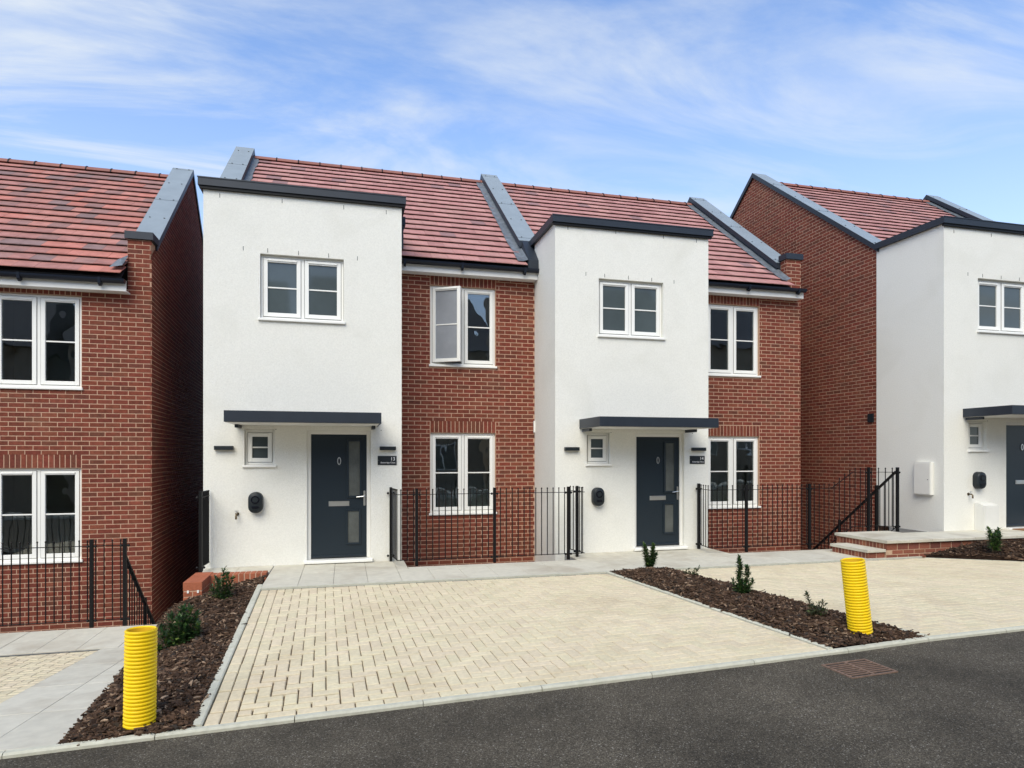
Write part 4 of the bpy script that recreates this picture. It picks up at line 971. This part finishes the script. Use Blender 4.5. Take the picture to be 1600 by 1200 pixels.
# ------------------------------------------------------------------ plants
def leaf(mb, p, d, up, L_, w):
    d = d.normalized(); s = d.cross(up)
    if s.length < .05: s = Vector((1, 0, 0))
    s.normalize(); n = s.cross(d); m = p + d*L_*.5 + n*L_*.08; t = p + d*L_
    mb.add([p, m + s*w/2, t, m - s*w/2, p + d*L_*.5 + n*L_*.02], [(0, 1, 4), (1, 2, 4), (2, 3, 4), (3, 0, 4)])
def shrub(x, y, z, stems, label, lsize=.028, seed=0, m=M_leaf, dens=1.0, group='young shrubs planted in the bark'):
    rr = random.Random(seed); g = empty('shrub', (x, y, z), label, 'shrub', group)
    for (dx, dy, h, rad) in stems:
        sb = MB(); lb = MB(); pts = []
        for i in range(6):
            t = i/5; pts.append(Vector((x + dx*(.25+.75*t) , y + dy*(.25+.75*t), z - .03 + (h+.0)*t)) + Vector((rr.uniform(-.006, .006), rr.uniform(-.006, .006), 0)))
        sb.tube(pts, [.005, .0045, .004, .0035, .003, .002], 5); sb.build('stem', M_stem, g)
        nl = int(h/.0024*dens)
        for i in range(nl):
            t = rr.uniform(.08, 1.0); k = min(4, int(t*5)); p = pts[k].lerp(pts[k+1], t*5-k); a = rr.uniform(0, 6.28); e = rr.uniform(-.2, 1.0) if t < .93 else rr.uniform(.6, 1.4)
            d = Vector((math.cos(a)*math.cos(e), math.sin(a)*math.cos(e), math.sin(e))); off = rad*rr.uniform(.0, .75)*(1 if t < .8 else .6)
            leaf(lb, p + d*off, (d + Vector((rr.uniform(-.5,.5), rr.uniform(-.5,.5), rr.uniform(-.2,.5)))), Vector((0, 0, 1)), lsize*rr.uniform(.9, 1.7), lsize*rr.uniform(.5, .85))
        lb.build('foliage', m, g)
shrub(-1.599, 7.11, -2.06, [(-.08, -.02, .46, .09), (.02, .03, .54, .09), (.09, 0, .52, .09), (.14, .03, .46, .08), (-.18, 0, .36, .08), (0, -.08, .46, .09), (.06, -.09, .36, .09), (-.26, -.02, .24, .05), (.17, -.03, .36, .07)], 'bushy green shrub beside the path behind the left yellow pipe', .042, 1, dens=1.3)
shrub(-1.465, 8.60, -1.84, [(-.07, 0, .36, .07), (.02, .02, .46, .065), (.07, -.02, .40, .07), (.12, .02, .34, .06), (-.02, -.05, .32, .07), (-.12, 0, .26, .05)], 'small bushy shrub in front of the low orange brick wall', .032, 2, dens=1.2)
shrub(4.30, 8.62, -1.66, [(-.10, 0, .40, .040), (-.06, .02, .36, .040), (.05, 0, .39, .040), (.07, .03, .33, .036), (-.08, -.02, .38, .036), (.06, -.02, .37, .036), (.11, 0, .26, .026), (-.02, -.03, .16, .04), (.02, .02, .2, .04)], 'upright forked shrub in front of the middle front door', .031, 3, dens=1.3)
shrub(4.481, 6.62, -1.62, [(-.045, 0, .46, .040), (-.035, .02, .43, .036), (.075, .02, .34, .042), (.085, 0, .33, .036), (-.02, .03, .25, .04), (.13, -.02, .2, .035), (-.12, 0, .2, .03), (.0, -.04, .14, .05), (.06, -.04, .14, .05), (-.08, -.02, .13, .05)], 'tallest two-pronged shrub halfway along the middle bed', .031, 4, dens=1.3)
shrub(4.535, 7.85, -1.63, [(-.10, 0, .10, .05), (-.03, .03, .12, .05), (.05, 0, .11, .05), (.12, .02, .14, .045), (0, -.05, .08, .05)], 'low sprawling bronze plant between the two upright shrubs', .024, 5, m=M_leaf2, dens=.9)
shrub(4.54, 5.45, -1.61, [(-.10, .04, .28, .03), (-.03, .02, .14, .06), (.05, .03, .15, .06), (.10, .05, .17, .06), (-.12, -.02, .10, .06), (.02, -.05, .1, .06)], 'scraggy plant just left of the leaning yellow pipe', .028, 6, m=M_leaf2, dens=.9)
shrub(10.14, 8.15, -1.53, [(-.12, 0, .38, .055), (-.05, .02, .30, .055), (.03, 0, .33, .055), (.12, .02, .36, .055), (0, -.04, .26, .06), (.07, -.04, .28, .06)], 'green shrub in the bark heap by the raised landing on the right', .040, 7, dens=1.0)
# leaves and scraps
def scrap(x, y, z, L_, label, m, nm='fallen_leaf', cat='leaf'):
    mb = MB(); leaf(mb, Vector((x, y, z)), Vector((.9, .3, .05)), Vector((0, 0, 1)), L_, L_*.5); leaf(mb, Vector((x, y, z+.003)), Vector((.3, .9, .15)), Vector((0, 0, 1)), L_*.7, L_*.4); mb.build(nm, m, None, label=label, cat=cat)
M_fresh = mat('fresh_leaf', (.13,.30,.05), .5, trans=.2)
scrap(-1.23, 6.62, -1.86, .07, 'bright green leaf lying on the bark beside the driveway edge', M_fresh)
scrap(-.36, 6.27, -1.832, .05, 'dark curled leaf lying on the driveway', M_chip)

# ------------------------------------------------------------------ gully grate in the road
gr = empty('drain_grate', (4.0, 4.33, kerb(4)[1]-.04), 'rusty iron drain grate set in the road below the middle bed', 'drain grate')
gx0, gx1, gy0, gy1 = 3.785, 4.215, 4.165, 4.505
gp = lambda x, y, h: (x, y, road_z(x, y) + h)
def gbar(a, b, c, d, h0, h1):
    q = [gp(a, c, h0), gp(b, c, h0), gp(b, d, h0), gp(a, d, h0)]; return MB().hexa(q, [(x, y, z + h1 - h0) for x, y, z in q])
fr = MB()
for a, b, c, d in ((gx0, gx1, gy0, gy0+.016), (gx0, gx1, gy1-.016, gy1), (gx0, gx0+.016, gy0+.016, gy1-.016), (gx1-.016, gx1, gy0+.016, gy1-.016), ((gx0+gx1)/2-.009, (gx0+gx1)/2+.009, gy0+.016, gy1-.016)):
    k = gbar(a, b, c, d, -.03, .009); fr.add(k.v, k.f)
fr.build('frame', M_rust, gr)
for i in range(7):
    y = gy0 + .016 + (i+1)*(gy1-gy0-.032)/8
    for a, b in ((gx0+.016, (gx0+gx1)/2-.009), ((gx0+gx1)/2+.009, gx1-.016)): gbar(a, b, y-.006, y+.006, -.01, .008).build('bar', M_rust, gr)
gbar(gx0+.012, gx1-.012, gy0+.012, gy1-.012, -.03, .002).build('gully_pot', M_dark, gr)

# ------------------------------------------------------------------ houses across the street (seen in the window glass)
for i, (x0, x1, dz, lab) in enumerate(((-23, -13.5, -.6, 'brick house across the street, farthest left of the row of five'), (-12, -3, -.2, 'brick house across the street, second from the left of the five'), (-1.5, 7, .2, 'brick house across the street, middle one of the five'), (8.5, 17, .6, 'brick house across the street, second from the right of the five'), (18.5, 27, 1.0, 'brick house across the street, farthest right of the five'))):
    h = empty('opposite_house', ((x0+x1)/2, -12, -1.9), lab, 'house', 'houses across the street')
    ws = [(x0+1+k*2.4, x0+2.2+k*2.4, a+dz, a+1.4+dz) for k in range(3) for a in (-.9, 1.7)]
    mb = MB(); mb.box(x0, x1, -17, -9.6, -3.4, 5.4+dz); mb.build('wall', M_opp, h)
    mb = MB(); mb.prism([(-9.3, 5.3+dz), (-13.3, 9.0+dz), (-17.3, 5.3+dz)], 'x', x0-.2, x1+.2); mb.build('roof', M_opp_tile, h)
    for a, b, c, d in ws:
        m = MB(); ring(m, a, b, c, d, .07, -9.56, -9.59); m.box((a+b)/2-.04, (a+b)/2+.04, -9.59, -9.55, c, d); f = m.build('window', M_upvc, h); B('pane', M_frost, f, a, b, -9.598, -9.595, c, d)
